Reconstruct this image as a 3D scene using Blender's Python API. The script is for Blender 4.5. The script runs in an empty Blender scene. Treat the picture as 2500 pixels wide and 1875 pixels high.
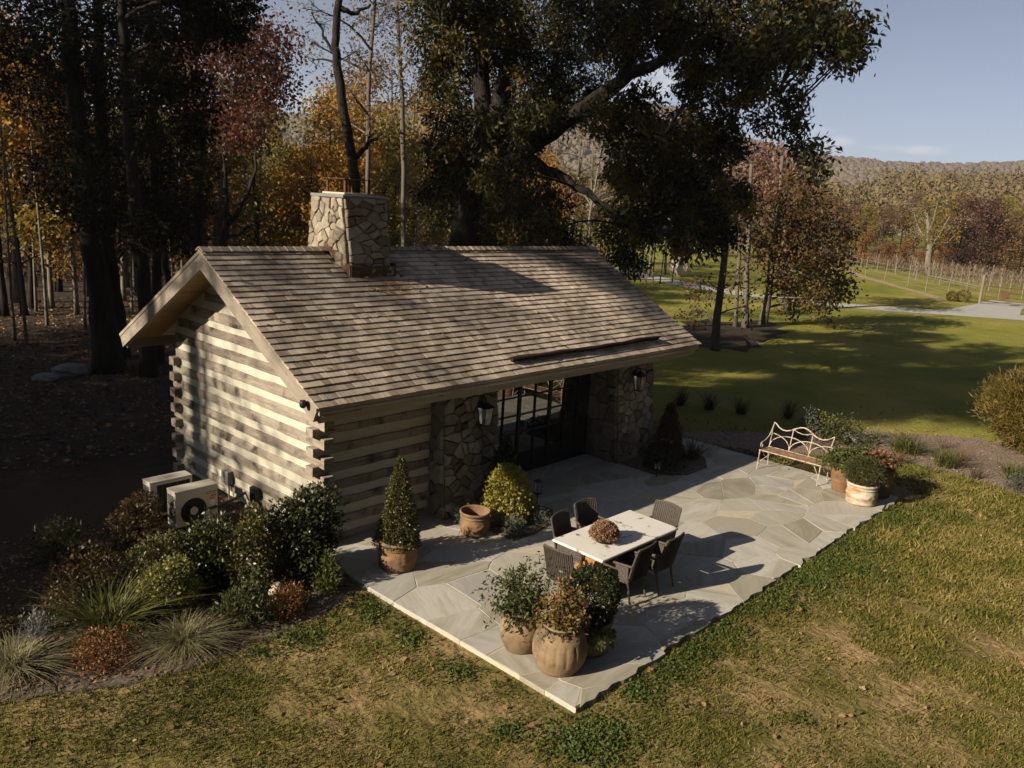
import bpy, math, random
import numpy as np
from mathutils import Vector, Matrix

# ------------------------------------------------------------------ camera, sky, sun, exposure
SC = bpy.context.scene
COL = SC.collection
CAM = np.array([-7.34, -10.934, 5.954])
YAW, PITCH, ROLL, FPX = 0.74042, 0.22362, 0.06005, 1975.1
_f = np.array([math.cos(YAW)*math.cos(PITCH), math.sin(YAW)*math.cos(PITCH), -math.sin(PITCH)])
_r = np.array([math.sin(YAW), -math.cos(YAW), 0.0])
_u = np.cross(_r, _f)
CR = _r*math.cos(ROLL) + _u*math.sin(ROLL)
CU = -_r*math.sin(ROLL) + _u*math.cos(ROLL)
CF = _f
cam_d = bpy.data.cameras.new('camera')
cam = bpy.data.objects.new('camera', cam_d)
COL.objects.link(cam)
cam_d.sensor_width = 36.0
cam_d.lens = FPX/2500*36
cam_d.clip_start = 0.1
cam_d.clip_end = 9000
cam.matrix_world = Matrix(((CR[0], CU[0], -CF[0], CAM[0]), (CR[1], CU[1], -CF[1], CAM[1]), (CR[2], CU[2], -CF[2], CAM[2]), (0, 0, 0, 1)))
SC.camera = cam

SUN_TRAVEL = Vector((1.0, -0.263, -0.49)).normalized()
SUN_EL = math.asin(-SUN_TRAVEL.z)
SUN_AZ = math.atan2(-SUN_TRAVEL.x, -SUN_TRAVEL.y)      # clockwise from +Y
sun_d = bpy.data.lights.new('sun', 'SUN')
sun_d.energy = 5.0
sun_d.angle = math.radians(0.53)
sun_d.color = (1.0, 0.86, 0.66)
sun = bpy.data.objects.new('sun', sun_d)
sun.rotation_euler = SUN_TRAVEL.to_track_quat('-Z', 'Y').to_euler()
sun.location = (-30, 10, 30)
COL.objects.link(sun)

W = bpy.data.worlds.new('World')
SC.world = W
W.use_nodes = True
wt = W.node_tree
for n in list(wt.nodes):
    wt.nodes.remove(n)
def wn(t, **k):
    n = wt.nodes.new(t)
    for a, b in k.items():
        setattr(n, a, b)
    return n
w_out = wn('ShaderNodeOutputWorld')
w_bg = wn('ShaderNodeBackground')
w_bg.inputs[1].default_value = 0.05
sky = wn('ShaderNodeTexSky', sky_type='NISHITA', sun_disc=False)
sky.sun_elevation = SUN_EL
sky.sun_rotation = SUN_AZ
sky.altitude = 200
sky.air_density = 0.5
sky.dust_density = 0.35
sky.ozone_density = 1.6
w_hsv = wn('ShaderNodeHueSaturation')
w_hsv.inputs['Saturation'].default_value = 0.72
wt.links.new(sky.outputs[0], w_hsv.inputs['Color'])
# a few small fair-weather clouds low over the hills
w_geo = wn('ShaderNodeTexCoord')
w_noise = wn('ShaderNodeTexNoise')
w_noise.inputs['Scale'].default_value = 22
w_noise.inputs['Detail'].default_value = 6
w_map = wn('ShaderNodeMapping')
w_map.inputs['Scale'].default_value = (1, 1, 3.5)
wt.links.new(w_geo.outputs['Generated'], w_map.inputs[0])
wt.links.new(w_map.outputs[0], w_noise.inputs['Vector'])
def dirpx(px, py):
    d = CF + CR*(px-1250)/FPX - CU*(py-937.5)/FPX
    return d/np.linalg.norm(d)
def cloud(px, py, half_w, half_h, amount, prev):
    c = dirpx(px, py)
    sub = wn('ShaderNodeVectorMath', operation='SUBTRACT')
    wt.links.new(w_geo.outputs['Generated'], sub.inputs[0])
    sub.inputs[1].default_value = tuple(c)
    mul = wn('ShaderNodeVectorMath', operation='MULTIPLY')
    mul.inputs[1].default_value = (FPX/half_w, FPX/half_w, FPX/half_h)
    wt.links.new(sub.outputs[0], mul.inputs[0])
    ln = wn('ShaderNodeVectorMath', operation='LENGTH')
    wt.links.new(mul.outputs[0], ln.inputs[0])
    a = wn('ShaderNodeMath', operation='MULTIPLY_ADD')      # noise*2.2 - dist
    a.inputs[1].default_value = 2.6
    wt.links.new(w_noise.outputs[0], a.inputs[0])
    neg = wn('ShaderNodeMath', operation='MULTIPLY')
    neg.inputs[1].default_value = -1.0
    wt.links.new(ln.outputs[1], neg.inputs[0])
    wt.links.new(neg.outputs[0], a.inputs[2])
    mr = wn('ShaderNodeMapRange', interpolation_type='SMOOTHSTEP')
    mr.inputs[1].default_value = 0.25
    mr.inputs[2].default_value = 1.1
    mr.inputs[4].default_value = amount
    wt.links.new(a.outputs[0], mr.inputs[0])
    mx = wn('ShaderNodeMix', data_type='RGBA')
    wt.links.new(mr.outputs[0], mx.inputs[0])
    wt.links.new(prev, mx.inputs[6])
    mx.inputs[7].default_value = (9.5, 9.3, 9.4, 1)
    return mx.outputs[2]
s_ = w_hsv.outputs[0]
for a in ((2050, 343, 46, 14, .45), (2180, 362, 80, 11, .25), (2265, 368, 60, 10, .3), (1600, 215, 90, 60, .5), (1990, 318, 60, 12, .22), (735, 235, 140, 26, .3)):
    s_ = cloud(*a, s_)
wt.links.new(s_, w_bg.inputs[0])
wt.links.new(w_bg.outputs[0], w_out.inputs[0])

SC.view_settings.view_transform = 'Standard'
SC.view_settings.look = 'None'
SC.view_settings.gamma = 1.0
SC.view_settings.use_curve_mapping = False
SC.view_settings.exposure = 1.0
SC.render.engine = 'CYCLES'
SC.cycles.max_bounces = 5
SC.cycles.diffuse_bounces = 2
SC.cycles.glossy_bounces = 3
SC.cycles.transmission_bounces = 3
SC.cycles.transparent_max_bounces = 4
SC.cycles.use_denoising = True

# ------------------------------------------------------------------ helpers
RNG = np.random.default_rng(7)
random.seed(7)
def at(px, py, d):
    """world point seen at pixel (px,py) of the 2500 px wide photograph, d metres away horizontally"""
    v = CF + CR*(px-1250)/FPX - CU*(py-937.5)/FPX
    return CAM + v*(d/math.hypot(v[0], v[1]))
def tag(o, label=None, cat=None, group=None, kind=None):
    if label: o['label'] = label
    if cat: o['category'] = cat
    if group: o['group'] = group
    if kind: o['kind'] = kind
    return o
def thing(name, label, cat, loc=(0, 0, 0), rz=0.0, group=None):
    o = bpy.data.objects.new(name, None)
    o.empty_display_size = 0.2
    o.location = loc
    o.rotation_euler = (0, 0, rz)
    COL.objects.link(o)
    return tag(o, label, cat, group)
def link(name, me, parent=None, loc=(0, 0, 0), rot=(0, 0, 0), scale=(1, 1, 1)):
    o = bpy.data.objects.new(name, me)
    COL.objects.link(o)
    if parent is not None: o.parent = parent
    o.location = loc
    o.rotation_euler = rot
    o.scale = scale
    return o
CUBE_F = [(0, 3, 2, 1), (4, 5, 6, 7), (0, 1, 5, 4), (1, 2, 6, 5), (2, 3, 7, 6), (3, 0, 4, 7)]
class MB:
    def __init__(s):
        s.v = []; s.f = []
    def add(s, v, f):
        b = len(s.v)
        s.v.extend([tuple(map(float, p)) for p in v])
        s.f.extend([tuple(i+b for i in q) for q in f])
        return s
    def box(s, x0, x1, y0, y1, z0, z1, c=0.0, M=None):
        """box, its edges chamfered by c"""
        if c <= 0:
            v = [(x0, y0, z0), (x1, y0, z0), (x1, y1, z0), (x0, y1, z0), (x0, y0, z1), (x1, y0, z1), (x1, y1, z1), (x0, y1, z1)]
            f = CUBE_F
        else:
            X = (x0, x1); Y = (y0, y1); Z = (z0, z1)
            v = []; idx = {}
            for i in (0, 1):
                for j in (0, 1):
                    for k in (0, 1):
                        sx, sy, sz = (1-2*i)*c, (1-2*j)*c, (1-2*k)*c
                        for a, p in enumerate(((X[i], Y[j]+sy, Z[k]+sz), (X[i]+sx, Y[j], Z[k]+sz), (X[i]+sx, Y[j]+sy, Z[k]))):
                            idx[i, j, k, a] = len(v); v.append(p)
            f = []
            for i in (0, 1):
                q = [idx[i, 0, 0, 0], idx[i, 0, 1, 0], idx[i, 1, 1, 0], idx[i, 1, 0, 0]]
                f.append(tuple(q if i == 0 else q[::-1]))
                q = [idx[0, i, 0, 1], idx[1, i, 0, 1], idx[1, i, 1, 1], idx[0, i, 1, 1]]
                f.append(tuple(q if i == 0 else q[::-1]))
                q = [idx[0, 0, i, 2], idx[0, 1, i, 2], idx[1, 1, i, 2], idx[1, 0, i, 2]]
                f.append(tuple(q if i == 0 else q[::-1]))
            for i in (0, 1):
                for j in (0, 1):
                    q = (idx[i, j, 0, 0], idx[i, j, 1, 0], idx[i, j, 1, 1], idx[i, j, 0, 1]); f.append(q if (i+j) % 2 else q[::-1])
                    q = (idx[i, 0, j, 0], idx[i, 1, j, 0], idx[i, 1, j, 2], idx[i, 0, j, 2]); f.append(q if (i+j) % 2 == 0 else q[::-1])
                    q = (idx[0, i, j, 1], idx[1, i, j, 1], idx[1, i, j, 2], idx[0, i, j, 2]); f.append(q if (i+j) % 2 else q[::-1])
                    for k in (0, 1):
                        q = (idx[i, j, k, 0], idx[i, j, k, 1], idx[i, j, k, 2]); f.append(q if (i+j+k) % 2 else q[::-1])
        if M is not None:
            v = [tuple(M @ Vector(p)) for p in v]
        return s.add(v, f)
    def tube(s, pts, rads, n=6, cap=True, flat=1.0):
        P = np.array(pts, float)
        R = np.full(len(P), rads) if np.isscalar(rads) else np.array(rads, float)
        t = np.gradient(P, axis=0)
        t /= np.linalg.norm(t, axis=1)[:, None]+1e-12
        ref = np.array([0, 0, 1.0]) if abs(t[0][2]) < .8 else np.array([1.0, 0, 0])
        b = len(s.v)
        ang = np.arange(n)*2*math.pi/n
        for i in range(len(P)):
            a = np.cross(t[i], ref); a /= np.linalg.norm(a)+1e-12
            c = np.cross(a, t[i]); ref = c
            for w in ang:
                s.v.append(tuple(P[i]+R[i]*(a*math.cos(w)+c*math.sin(w)*flat)))
        for i in range(len(P)-1):
            for j in range(n):
                k = (j+1) % n
                s.f.append((b+i*n+j, b+i*n+k, b+i*n+n+k, b+i*n+n+j))
        if cap:
            s.f.append(tuple(b+j for j in range(n))[::-1])
            s.f.append(tuple(b+(len(P)-1)*n+j for j in range(n)))
        return s
    def lathe(s, prof, n=32, disp=None, c=(0, 0, 0)):
        b = len(s.v)
        for i, (r, z) in enumerate(prof):
            for j in range(n):
                a = j*2*math.pi/n
                rr = r+(disp(a, z, i) if disp else 0)
                s.v.append((c[0]+rr*math.cos(a), c[1]+rr*math.sin(a), c[2]+z))
        for i in range(len(prof)-1):
            for j in range(n):
                k = (j+1) % n
                s.f.append((b+i*n+j, b+i*n+k, b+i*n+n+k, b+i*n+n+j))
        s.f.append(tuple(b+j for j in range(n))[::-1])
        s.f.append(tuple(b+(len(prof)-1)*n+j for j in range(n)))
        return s
    def mesh(s, name, m=None, smooth=False):
        me = bpy.data.meshes.new(name)
        me.from_pydata(s.v, [], s.f)
        if m is not None: me.materials.append(m)
        if smooth: me.polygons.foreach_set('use_smooth', [True]*len(me.polygons))
        me.update()
        return me
    def obj(s, name, m=None, parent=None, loc=(0, 0, 0), rot=(0, 0, 0), smooth=False):
        return link(name, s.mesh(name, m, smooth), parent, loc, rot)
def npmesh(name, V, F, m=None, rnd=None, smooth=False):
    """mesh straight from numpy arrays; F is (n,3) or (n,4); rnd one value per face"""
    me = bpy.data.meshes.new(name)
    V = np.ascontiguousarray(V, dtype=np.float32); F = np.ascontiguousarray(F, dtype=np.int32)
    k = F.shape[1]
    me.vertices.add(len(V)); me.vertices.foreach_set('co', V.ravel())
    me.loops.add(F.size); me.loops.foreach_set('vertex_index', F.ravel())
    me.polygons.add(len(F))
    me.polygons.foreach_set('loop_start', np.arange(len(F), dtype=np.int32)*k)
    if rnd is not None:
        at_ = me.attributes.new('rnd', 'FLOAT', 'FACE')
        at_.data.foreach_set('value', np.ascontiguousarray(rnd, dtype=np.float32))
    me.update(calc_edges=True)
    me.polygons.foreach_set('use_smooth', np.full(len(F), bool(smooth)))
    if m is not None: me.materials.append(m)
    return me

# ------------------------------------------------------------------ materials
def nmat(name, cols, scale=(4, 4, 4), detail=6.0, rough=0.8, bump=0.2, bscale=None, wn=0.6, wr=0.0, wa=0.0, spec=0.25, transl=0.0,
         fine=0.0, metal=0.0, dist=0.02, spots=None):
    """colour = ramp(wn*noise + wr*object random + wa*face attribute); all procedural"""
    m = bpy.data.materials.new(name)
    m.use_nodes = True
    t = m.node_tree; N = t.nodes; L = t.links
    p = N['Principled BSDF']
    p.inputs['Roughness'].default_value = rough
    p.inputs['Specular IOR Level'].default_value = spec
    p.inputs['Metallic'].default_value = metal
    tc = N.new('ShaderNodeTexCoord'); oi = N.new('ShaderNodeObjectInfo')
    mu = N.new('ShaderNodeMath'); mu.operation = 'MULTIPLY'; mu.inputs[1].default_value = 61.0
    L.new(oi.outputs['Random'], mu.inputs[0])
    ad = N.new('ShaderNodeVectorMath'); ad.operation = 'ADD'
    L.new(tc.outputs['Object'], ad.inputs[0]); L.new(mu.outputs[0], ad.inputs[1])
    mp = N.new('ShaderNodeMapping'); mp.inputs['Scale'].default_value = scale
    L.new(ad.outputs[0], mp.inputs[0])
    no = N.new('ShaderNodeTexNoise'); no.inputs['Scale'].default_value = 1.0; no.inputs['Detail'].default_value = detail
    no.inputs['Roughness'].default_value = 0.6
    L.new(mp.outputs[0], no.inputs['Vector'])
    def scaled(sock, w, off=0.0):
        q = N.new('ShaderNodeMath'); q.operation = 'MULTIPLY_ADD'; q.inputs[1].default_value = w; q.inputs[2].default_value = off
        L.new(sock, q.inputs[0]); return q.outputs[0]
    def plus(a, b):
        q = N.new('ShaderNodeMath'); q.operation = 'ADD'; L.new(a, q.inputs[0]); L.new(b, q.inputs[1]); return q.outputs[0]
    tot = max(wn+wr+wa, 1e-6)
    fac = scaled(no.outputs[0], wn*2.0/tot, -0.5*wn/tot)       # noise sits around .5: stretch it
    if wr: fac = plus(fac, scaled(oi.outputs['Random'], wr/tot))
    if wa:
        av = N.new('ShaderNodeAttribute'); av.attribute_name = 'rnd'
        fac = plus(fac, scaled(av.outputs['Fac'], wa/tot))
    rp = N.new('ShaderNodeValToRGB')
    e = rp.color_ramp.elements
    while len(e) < len(cols): e.new(0.5)
    for i, c in enumerate(cols):
        if len(c) == 4: e[i].position = c[3]
        else: e[i].position = i/max(1, len(cols)-1)
        e[i].color = (c[0], c[1], c[2], 1)
    L.new(fac, rp.inputs[0])
    col = rp.outputs[0]
    if fine:
        n2 = N.new('ShaderNodeTexNoise'); n2.inputs['Scale'].default_value = 9.0; n2.inputs['Detail'].default_value = 4
        L.new(mp.outputs[0], n2.inputs['Vector'])
        h = N.new('ShaderNodeHueSaturation'); L.new(col, h.inputs['Color'])
        L.new(scaled(n2.outputs[0], fine*2, 1-fine), h.inputs['Value'])
        col = h.outputs[0]
    if spots:
        n3 = N.new('ShaderNodeTexNoise'); n3.inputs['Scale'].default_value = spots[1]; n3.inputs['Detail'].default_value = 8
        L.new(ad.outputs[0], n3.inputs['Vector'])
        r3 = N.new('ShaderNodeMapRange'); r3.inputs[1].default_value = spots[2]; r3.inputs[2].default_value = spots[3]
        L.new(n3.outputs[0], r3.inputs[0])
        mx = N.new('ShaderNodeMix'); mx.data_type = 'RGBA'
        L.new(r3.outputs[0], mx.inputs[0]); L.new(col, mx.inputs[6]); mx.inputs[7].default_value = (*spots[0], 1)
        col = mx.outputs[2]
    L.new(col, p.inputs['Base Color'])
    if bump:
        bn = no
        if bscale:
            mb = N.new('ShaderNodeMapping'); mb.inputs['Scale'].default_value = bscale; L.new(ad.outputs[0], mb.inputs[0])
            bn = N.new('ShaderNodeTexNoise'); bn.inputs['Scale'].default_value = 1.0; bn.inputs['Detail'].default_value = 6
            L.new(mb.outputs[0], bn.inputs['Vector'])
        b = N.new('ShaderNodeBump'); b.inputs['Strength'].default_value = bump; b.inputs['Distance'].default_value = dist
        L.new(bn.outputs[0], b.inputs['Height']); L.new(b.outputs[0], p.inputs['Normal'])
    if transl:
        tr = N.new('ShaderNodeBsdfTranslucent'); L.new(col, tr.inputs[0])
        ms = N.new('ShaderNodeMixShader'); ms.inputs[0].default_value = transl
        L.new(p.outputs[0], ms.inputs[1]); L.new(tr.outputs[0], ms.inputs[2])
        L.new(ms.outputs[0], N['Material Output'].inputs[0])
    return m
def leafmat(name, cols, transl=0.3, rough=0.5, spec=0.3):
    return nmat(name, cols, scale=(.35, .35, .35), detail=2, rough=rough, bump=0, wn=0.35, wa=1.0, spec=spec, transl=transl)

M = {}
M['shingle'] = nmat('cedar_shingle', [(.14, .108, .085), (.28, .222, .172), (.40, .335, .27), (.48, .41, .335), (.32, .28, .24), (.52, .45, .375)],
                    scale=(18, 1.2, 6), wn=.5, wr=.95, wa=.95, rough=.85, bump=.35, fine=.25, spec=.15)
def weather_shade_roof(m):  # weathering and rust run-off, plus lit and tree-shadowed patches painted as tone
    t = m.node_tree; N = t.nodes; L = t.links; p = N['Principled BSDF']
    old = p.inputs['Base Color'].links[0].from_socket
    g = N.new('ShaderNodeNewGeometry')
    n = N.new('ShaderNodeTexNoise'); n.inputs['Scale'].default_value = .55; n.inputs['Detail'].default_value = 5
    L.new(g.outputs['Position'], n.inputs['Vector'])
    mr = N.new('ShaderNodeMapRange'); mr.inputs[1].default_value = .3; mr.inputs[2].default_value = .7; mr.inputs[3].default_value = .52; mr.inputs[4].default_value = 1.5
    L.new(n.outputs[0], mr.inputs[0])
    h = N.new('ShaderNodeHueSaturation'); L.new(old, h.inputs['Color']); L.new(mr.outputs[0], h.inputs['Value'])
    mp = N.new('ShaderNodeMapping'); mp.inputs['Scale'].default_value = (7, .7, .7); L.new(g.outputs['Position'], mp.inputs[0])
    n2 = N.new('ShaderNodeTexNoise'); n2.inputs['Detail'].default_value = 4; L.new(mp.outputs[0], n2.inputs['Vector'])
    sb = N.new('ShaderNodeVectorMath'); sb.operation = 'SUBTRACT'; sb.inputs[1].default_value = (2.75, 1.75, 4.3); L.new(g.outputs['Position'], sb.inputs[0])
    sc = N.new('ShaderNodeVectorMath'); sc.operation = 'MULTIPLY'; sc.inputs[1].default_value = (1.15, .62, .0); L.new(sb.outputs[0], sc.inputs[0])
    ln = N.new('ShaderNodeVectorMath'); ln.operation = 'LENGTH'; L.new(sc.outputs[0], ln.inputs[0])
    sm = N.new('ShaderNodeMath'); sm.operation = 'MULTIPLY_ADD'; sm.inputs[1].default_value = -.45; sm.inputs[2].default_value = .08; L.new(ln.outputs[1], sm.inputs[0])
    ad = N.new('ShaderNodeMath'); ad.operation = 'ADD'; L.new(sm.outputs[0], ad.inputs[0]); L.new(n2.outputs[0], ad.inputs[1])
    r = N.new('ShaderNodeMapRange'); r.inputs[1].default_value = .42; r.inputs[2].default_value = .62; r.inputs[4].default_value = .7; L.new(ad.outputs[0], r.inputs[0])
    mx = N.new('ShaderNodeMix'); mx.data_type = 'RGBA'; L.new(r.outputs[0], mx.inputs[0]); L.new(h.outputs[0], mx.inputs[6]); mx.inputs[7].default_value = (.33, .19, .075, 1)
    L.new(mx.outputs[2], p.inputs['Base Color'])
weather_shade_roof(M['shingle'])
M['log'] = nmat('weathered_hewn_log', [(.08, .066, .054), (.18, .152, .122), (.265, .228, .188), (.315, .275, .228), (.38, .338, .285)],
                scale=(1.1, 9, 11), wn=.9, wr=.75, rough=.9, bump=.8, fine=.45, dist=.03, spots=((.06, .046, .036), 3.0, .53, .68))
M['log_end'] = M['log']
M['chink'] = nmat('lime_chinking', [(.42, .40, .325), (.47, .45, .375), (.51, .49, .415)], scale=(2, 2, 2), rough=.95, bump=.3, bscale=(30, 30, 30), dist=.006, fine=.05)
M['trim'] = nmat('greyed_timber', [(.17, .145, .115), (.25, .215, .175), (.32, .28, .235)], scale=(1.0, 12, 12), wn=.8, wr=.3, rough=.85, bump=.4, fine=.25,
                 spots=((.08, .06, .045), 4.0, .66, .74))
M['soffit'] = nmat('pine_soffit', [(.26, .145, .055), (.36, .22, .09), (.42, .27, .12)], scale=(1.2, 14, 14), wn=.7, wr=.5, rough=.75, bump=.2, fine=.2)
M['stone'] = nmat('fieldstone', [(.085, .068, .05), (.155, .128, .096), (.225, .19, .145), (.32, .285, .225), (.18, .16, .13), (.32, .225, .10)],
                  scale=(5, 5, 5), wn=.4, wr=1.1, rough=.9, bump=.8, bscale=(14, 14, 14), fine=.25, dist=.03)
M['pier_mortar'] = nmat('dark_pier_mortar', [(.035, .03, .024), (.07, .06, .047)], scale=(20, 20, 20), rough=.95, bump=.4)  # darker than the chimney mortar so the stones stand out
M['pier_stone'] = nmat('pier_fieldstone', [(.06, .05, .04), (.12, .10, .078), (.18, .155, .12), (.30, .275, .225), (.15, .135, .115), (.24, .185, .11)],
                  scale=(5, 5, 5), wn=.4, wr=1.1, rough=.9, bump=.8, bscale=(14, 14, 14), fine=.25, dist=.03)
M['mortar'] = nmat('dark_mortar', [(.13, .112, .088), (.19, .165, .13)], scale=(20, 20, 20), rough=.95, bump=.4)
M['bluestone'] = nmat('bluestone_coping', [(.13, .135, .14), (.2, .205, .205)], scale=(5, 5, 5), rough=.8, bump=.3)
M['flash'] = nmat('copper_flashing', [(.05, .03, .018), (.11, .06, .032), (.045, .03, .02)], scale=(14, 14, .8), rough=.6, bump=.1, metal=.2,
                  spots=((.36, .37, .35), 7.0, .58, .64))
M['rust'] = nmat('rusted_steel', [(.05, .022, .012), (.10, .045, .024), (.04, .02, .014)], scale=(9, 9, 9), rough=.8, bump=.3)
M['black_metal'] = nmat('black_metal', [(.008, .008, .009), (.02, .019, .018)], scale=(6, 6, 6), rough=.45, bump=.05)
M['dark_copper'] = nmat('dark_copper', [(.022, .014, .012), (.05, .03, .024)], scale=(2, 8, 8), rough=.5, bump=.15, metal=.4)
M['flag'] = nmat('flagstone', [(.19, .19, .175), (.30, .28, .22), (.37, .352, .312), (.23, .21, .155), (.42, .403, .365), (.285, .277, .26), (.34, .265, .16)],
                 scale=(.8, 4.5, 3), wn=.3, wr=1.2, rough=.78, bump=.3, bscale=(3, 14, 14), fine=.10, dist=.012)
M['grout'] = nmat('pale_grout', [(.36, .325, .255), (.45, .41, .33)], scale=(12, 12, 12), rough=.95, bump=.3, dist=.005)
M['terra'] = nmat('terracotta', [(.10, .055, .030), (.17, .095, .050), (.22, .13, .07), (.15, .105, .07)], scale=(3, 3, 5), wn=.8, wr=.3, rough=.9, bump=.3,
                  bscale=(20, 20, 20), fine=.15, spots=((.095, .078, .06), 4, .50, .66))
M['terra_pale'] = nmat('pale_terracotta', [(.13, .09, .052), (.21, .15, .088), (.26, .195, .12)], scale=(3, 3, 4), rough=.9, bump=.3, bscale=(20, 20, 20), fine=.12,
                       spots=((.10, .08, .058), 4, .52, .68))
M['terra_white'] = nmat('limewashed_terracotta', [(.30, .19, .10), (.30, .17, .08), (.44, .39, .32), (.49, .445, .38)], scale=(2.5, 2.5, 7), wn=1, rough=.9, bump=.3,
                        bscale=(16, 16, 16))
M['mulch_light'] = nmat('sunlit_mulch', [(.09, .068, .052), (.20, .155, .12), (.32, .26, .21)], scale=(10, 22, 10), rough=1, bump=1.0, fine=.4, dist=.05)  # paler copy of the mulch: sunlight on the bench bed put into the colour
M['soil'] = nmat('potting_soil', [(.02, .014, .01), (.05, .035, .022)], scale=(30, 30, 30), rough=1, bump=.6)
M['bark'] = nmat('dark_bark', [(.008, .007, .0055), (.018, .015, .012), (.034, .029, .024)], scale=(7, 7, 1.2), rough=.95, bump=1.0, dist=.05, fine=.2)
M['bark_grey'] = nmat('grey_bark', [(.06, .05, .04), (.11, .093, .075), (.155, .135, .11)], scale=(8, 8, 1.5), rough=.95, bump=.8, dist=.04, fine=.2)
M['bark_pale'] = nmat('pale_bark', [(.08, .068, .054), (.15, .132, .107), (.22, .196, .162)], scale=(6, 6, 2), rough=.9, bump=.4, fine=.2, spots=((.10, .085, .065), 5, .6, .7))
M['marble'] = nmat('veined_marble', [(.60, .585, .55), (.63, .615, .58), (.66, .65, .62)], scale=(2, 2, 2), rough=.35, bump=.05, spec=.4, spots=((.20, .165, .12), 5.0, .60, .68))
M['wicker'] = nmat('brown_wicker', [(.028, .023, .019), (.068, .057, .048), (.11, .095, .082)], scale=(40, 40, 40), rough=.6, bump=.6, fine=.3)
M['wood_warm'] = nmat('warm_timber', [(.22, .10, .035), (.34, .17, .07)], scale=(10, 10, 1.5), rough=.7, bump=.3)
M['ac'] = nmat('cream_enamel', [(.50, .47, .41), (.54, .51, .45)], scale=(1, 1, 1), rough=.45, bump=0, spec=.4)
M['dark_plastic'] = nmat('dark_plastic', [(.012, .012, .014), (.024, .024, .026)], rough=.5, bump=0)
M['bench'] = nmat('peeling_white_iron', [(.13, .06, .03), (.24, .16, .105), (.40, .355, .29), (.45, .405, .34), (.42, .37, .30)], scale=(11, 11, 11), rough=.8, bump=.3, fine=.1)
M['bench_seat'] = nmat('rusty_seat_iron', [(.09, .047, .026), (.15, .088, .052), (.27, .205, .15)], scale=(10, 10, 10), rough=.85, bump=.3)
M['gravel'] = nmat('gravel_road', [(.30, .295, .28), (.38, .37, .35)], scale=(6, 6, 6), rough=.95, bump=.3)
M['post'] = nmat('grey_post_wood', [(.13, .115, .093), (.21, .185, .15)], scale=(8, 8, 1), rough=.9, bump=.3)
M['boulder'] = nmat('pale_boulder', [(.26, .21, .155), (.40, .345, .27), (.46, .41, .34)], scale=(1.5, 1.5, 1.5), rough=.95, bump=.8, dist=.1)
gl = bpy.data.materials.new('door_glass'); gl.use_nodes = True
g_ = gl.node_tree.nodes['Principled BSDF']
g_.inputs['Base Color'].default_value = (.006, .006, .007, 1); g_.inputs['Roughness'].default_value = .012; g_.inputs['IOR'].default_value = 2.9
M['glass'] = gl
lg = bpy.data.materials.new('lantern_glass'); lg.use_nodes = True
g_ = lg.node_tree.nodes['Principled BSDF']
g_.inputs['Base Color'].default_value = (.75, .75, .72, 1); g_.inputs['Roughness'].default_value = .05; g_.inputs['Transmission Weight'].default_value = .85
M['lantern_glass'] = lg
def flat(name, c, rough=.6):
    return nmat(name, [c, tuple(min(1, x*1.12) for x in c)], rough=rough, bump=0)
M['red_print'] = flat('dark_red_print', (.30, .03, .02)); M['orange_print'] = flat('orange_print', (.62, .10, .02)); M['white_print'] = flat('white_print', (.7, .68, .62))
# ------------------------------------------------------------------ ground, patio
def lawnmat():
    m = nmat('lawn_turf', [(.06, .06, .016), (.11, .098, .03), (.17, .132, .055), (.25, .175, .09), (.33, .225, .125)], scale=(.9, .9, .9), detail=10, wn=1, rough=1,
             bump=.9, bscale=(9, 9, 9), fine=.35, dist=.06, spec=.05)
    t = m.node_tree; N = t.nodes; L = t.links
    # far field reads as even mown green-gold turf
    geo = N.new('ShaderNodeNewGeometry'); ln = N.new('ShaderNodeVectorMath'); ln.operation = 'DISTANCE'
    L.new(geo.outputs['Position'], ln.inputs[0]); ln.inputs[1].default_value = (0, -6, 0)
    mr = N.new('ShaderNodeMapRange'); mr.inputs[1].default_value = 12; mr.inputs[2].default_value = 17
    L.new(ln.outputs[1], mr.inputs[0])
    n = N.new('ShaderNodeTexNoise'); n.inputs['Scale'].default_value = .16; n.inputs['Detail'].default_value = 9; n.inputs['Roughness'].default_value = .7
    L.new(geo.outputs['Position'], n.inputs['Vector'])
    r = N.new('ShaderNodeValToRGB'); e = r.color_ramp.elements
    e[0].position = .3; e[0].color = (.10, .118, .022, 1); e[1].position = .72; e[1].color = (.31, .25, .08, 1)
    k = e.new(.5); k.color = (.19, .188, .04, 1)
    L.new(n.outputs[0], r.inputs[0])
    mx = N.new('ShaderNodeMix'); mx.data_type = 'RGBA'
    p = N['Principled BSDF']
    old = p.inputs['Base Color'].links[0].from_socket
    L.new(mr.outputs[0], mx.inputs[0]); L.new(old, mx.inputs[6]); L.new(r.outputs[0], mx.inputs[7])
    L.new(mx.outputs[2], p.inputs['Base Color'])
    return m
M['lawn'] = lawnmat()
M['mulch'] = nmat('shredded_mulch', [(.04, .03, .022), (.11, .085, .063), (.23, .185, .145)], scale=(10, 22, 10), rough=1, bump=1.0, fine=.4, dist=.05)
M['litter'] = nmat('leaf_litter', [(.012, .008, .005), (.028, .019, .012), (.065, .042, .026)], scale=(3, 3, 3), detail=12, rough=1, bump=.8, fine=.4, dist=.05)
M['sandy'] = nmat('bare_sandy_soil', [(.22, .165, .10), (.33, .25, .16)], scale=(1, 1, 1), rough=1, bump=.3, fine=.2)
GZ = -0.07
ring = [0, 6, 12, 20, 35, 60, 110, 200, 400, 900, 2200, 6500]
V = [(2, 0, GZ)]; F = []
for i, r in enumerate(ring[1:]):
    for j in range(48):
        a = j*2*math.pi/48; V.append((2+r*math.cos(a), r*math.sin(a), GZ))
for j in range(48):
    F.append((0, 1+j, 1+(j+1) % 48))
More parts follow.
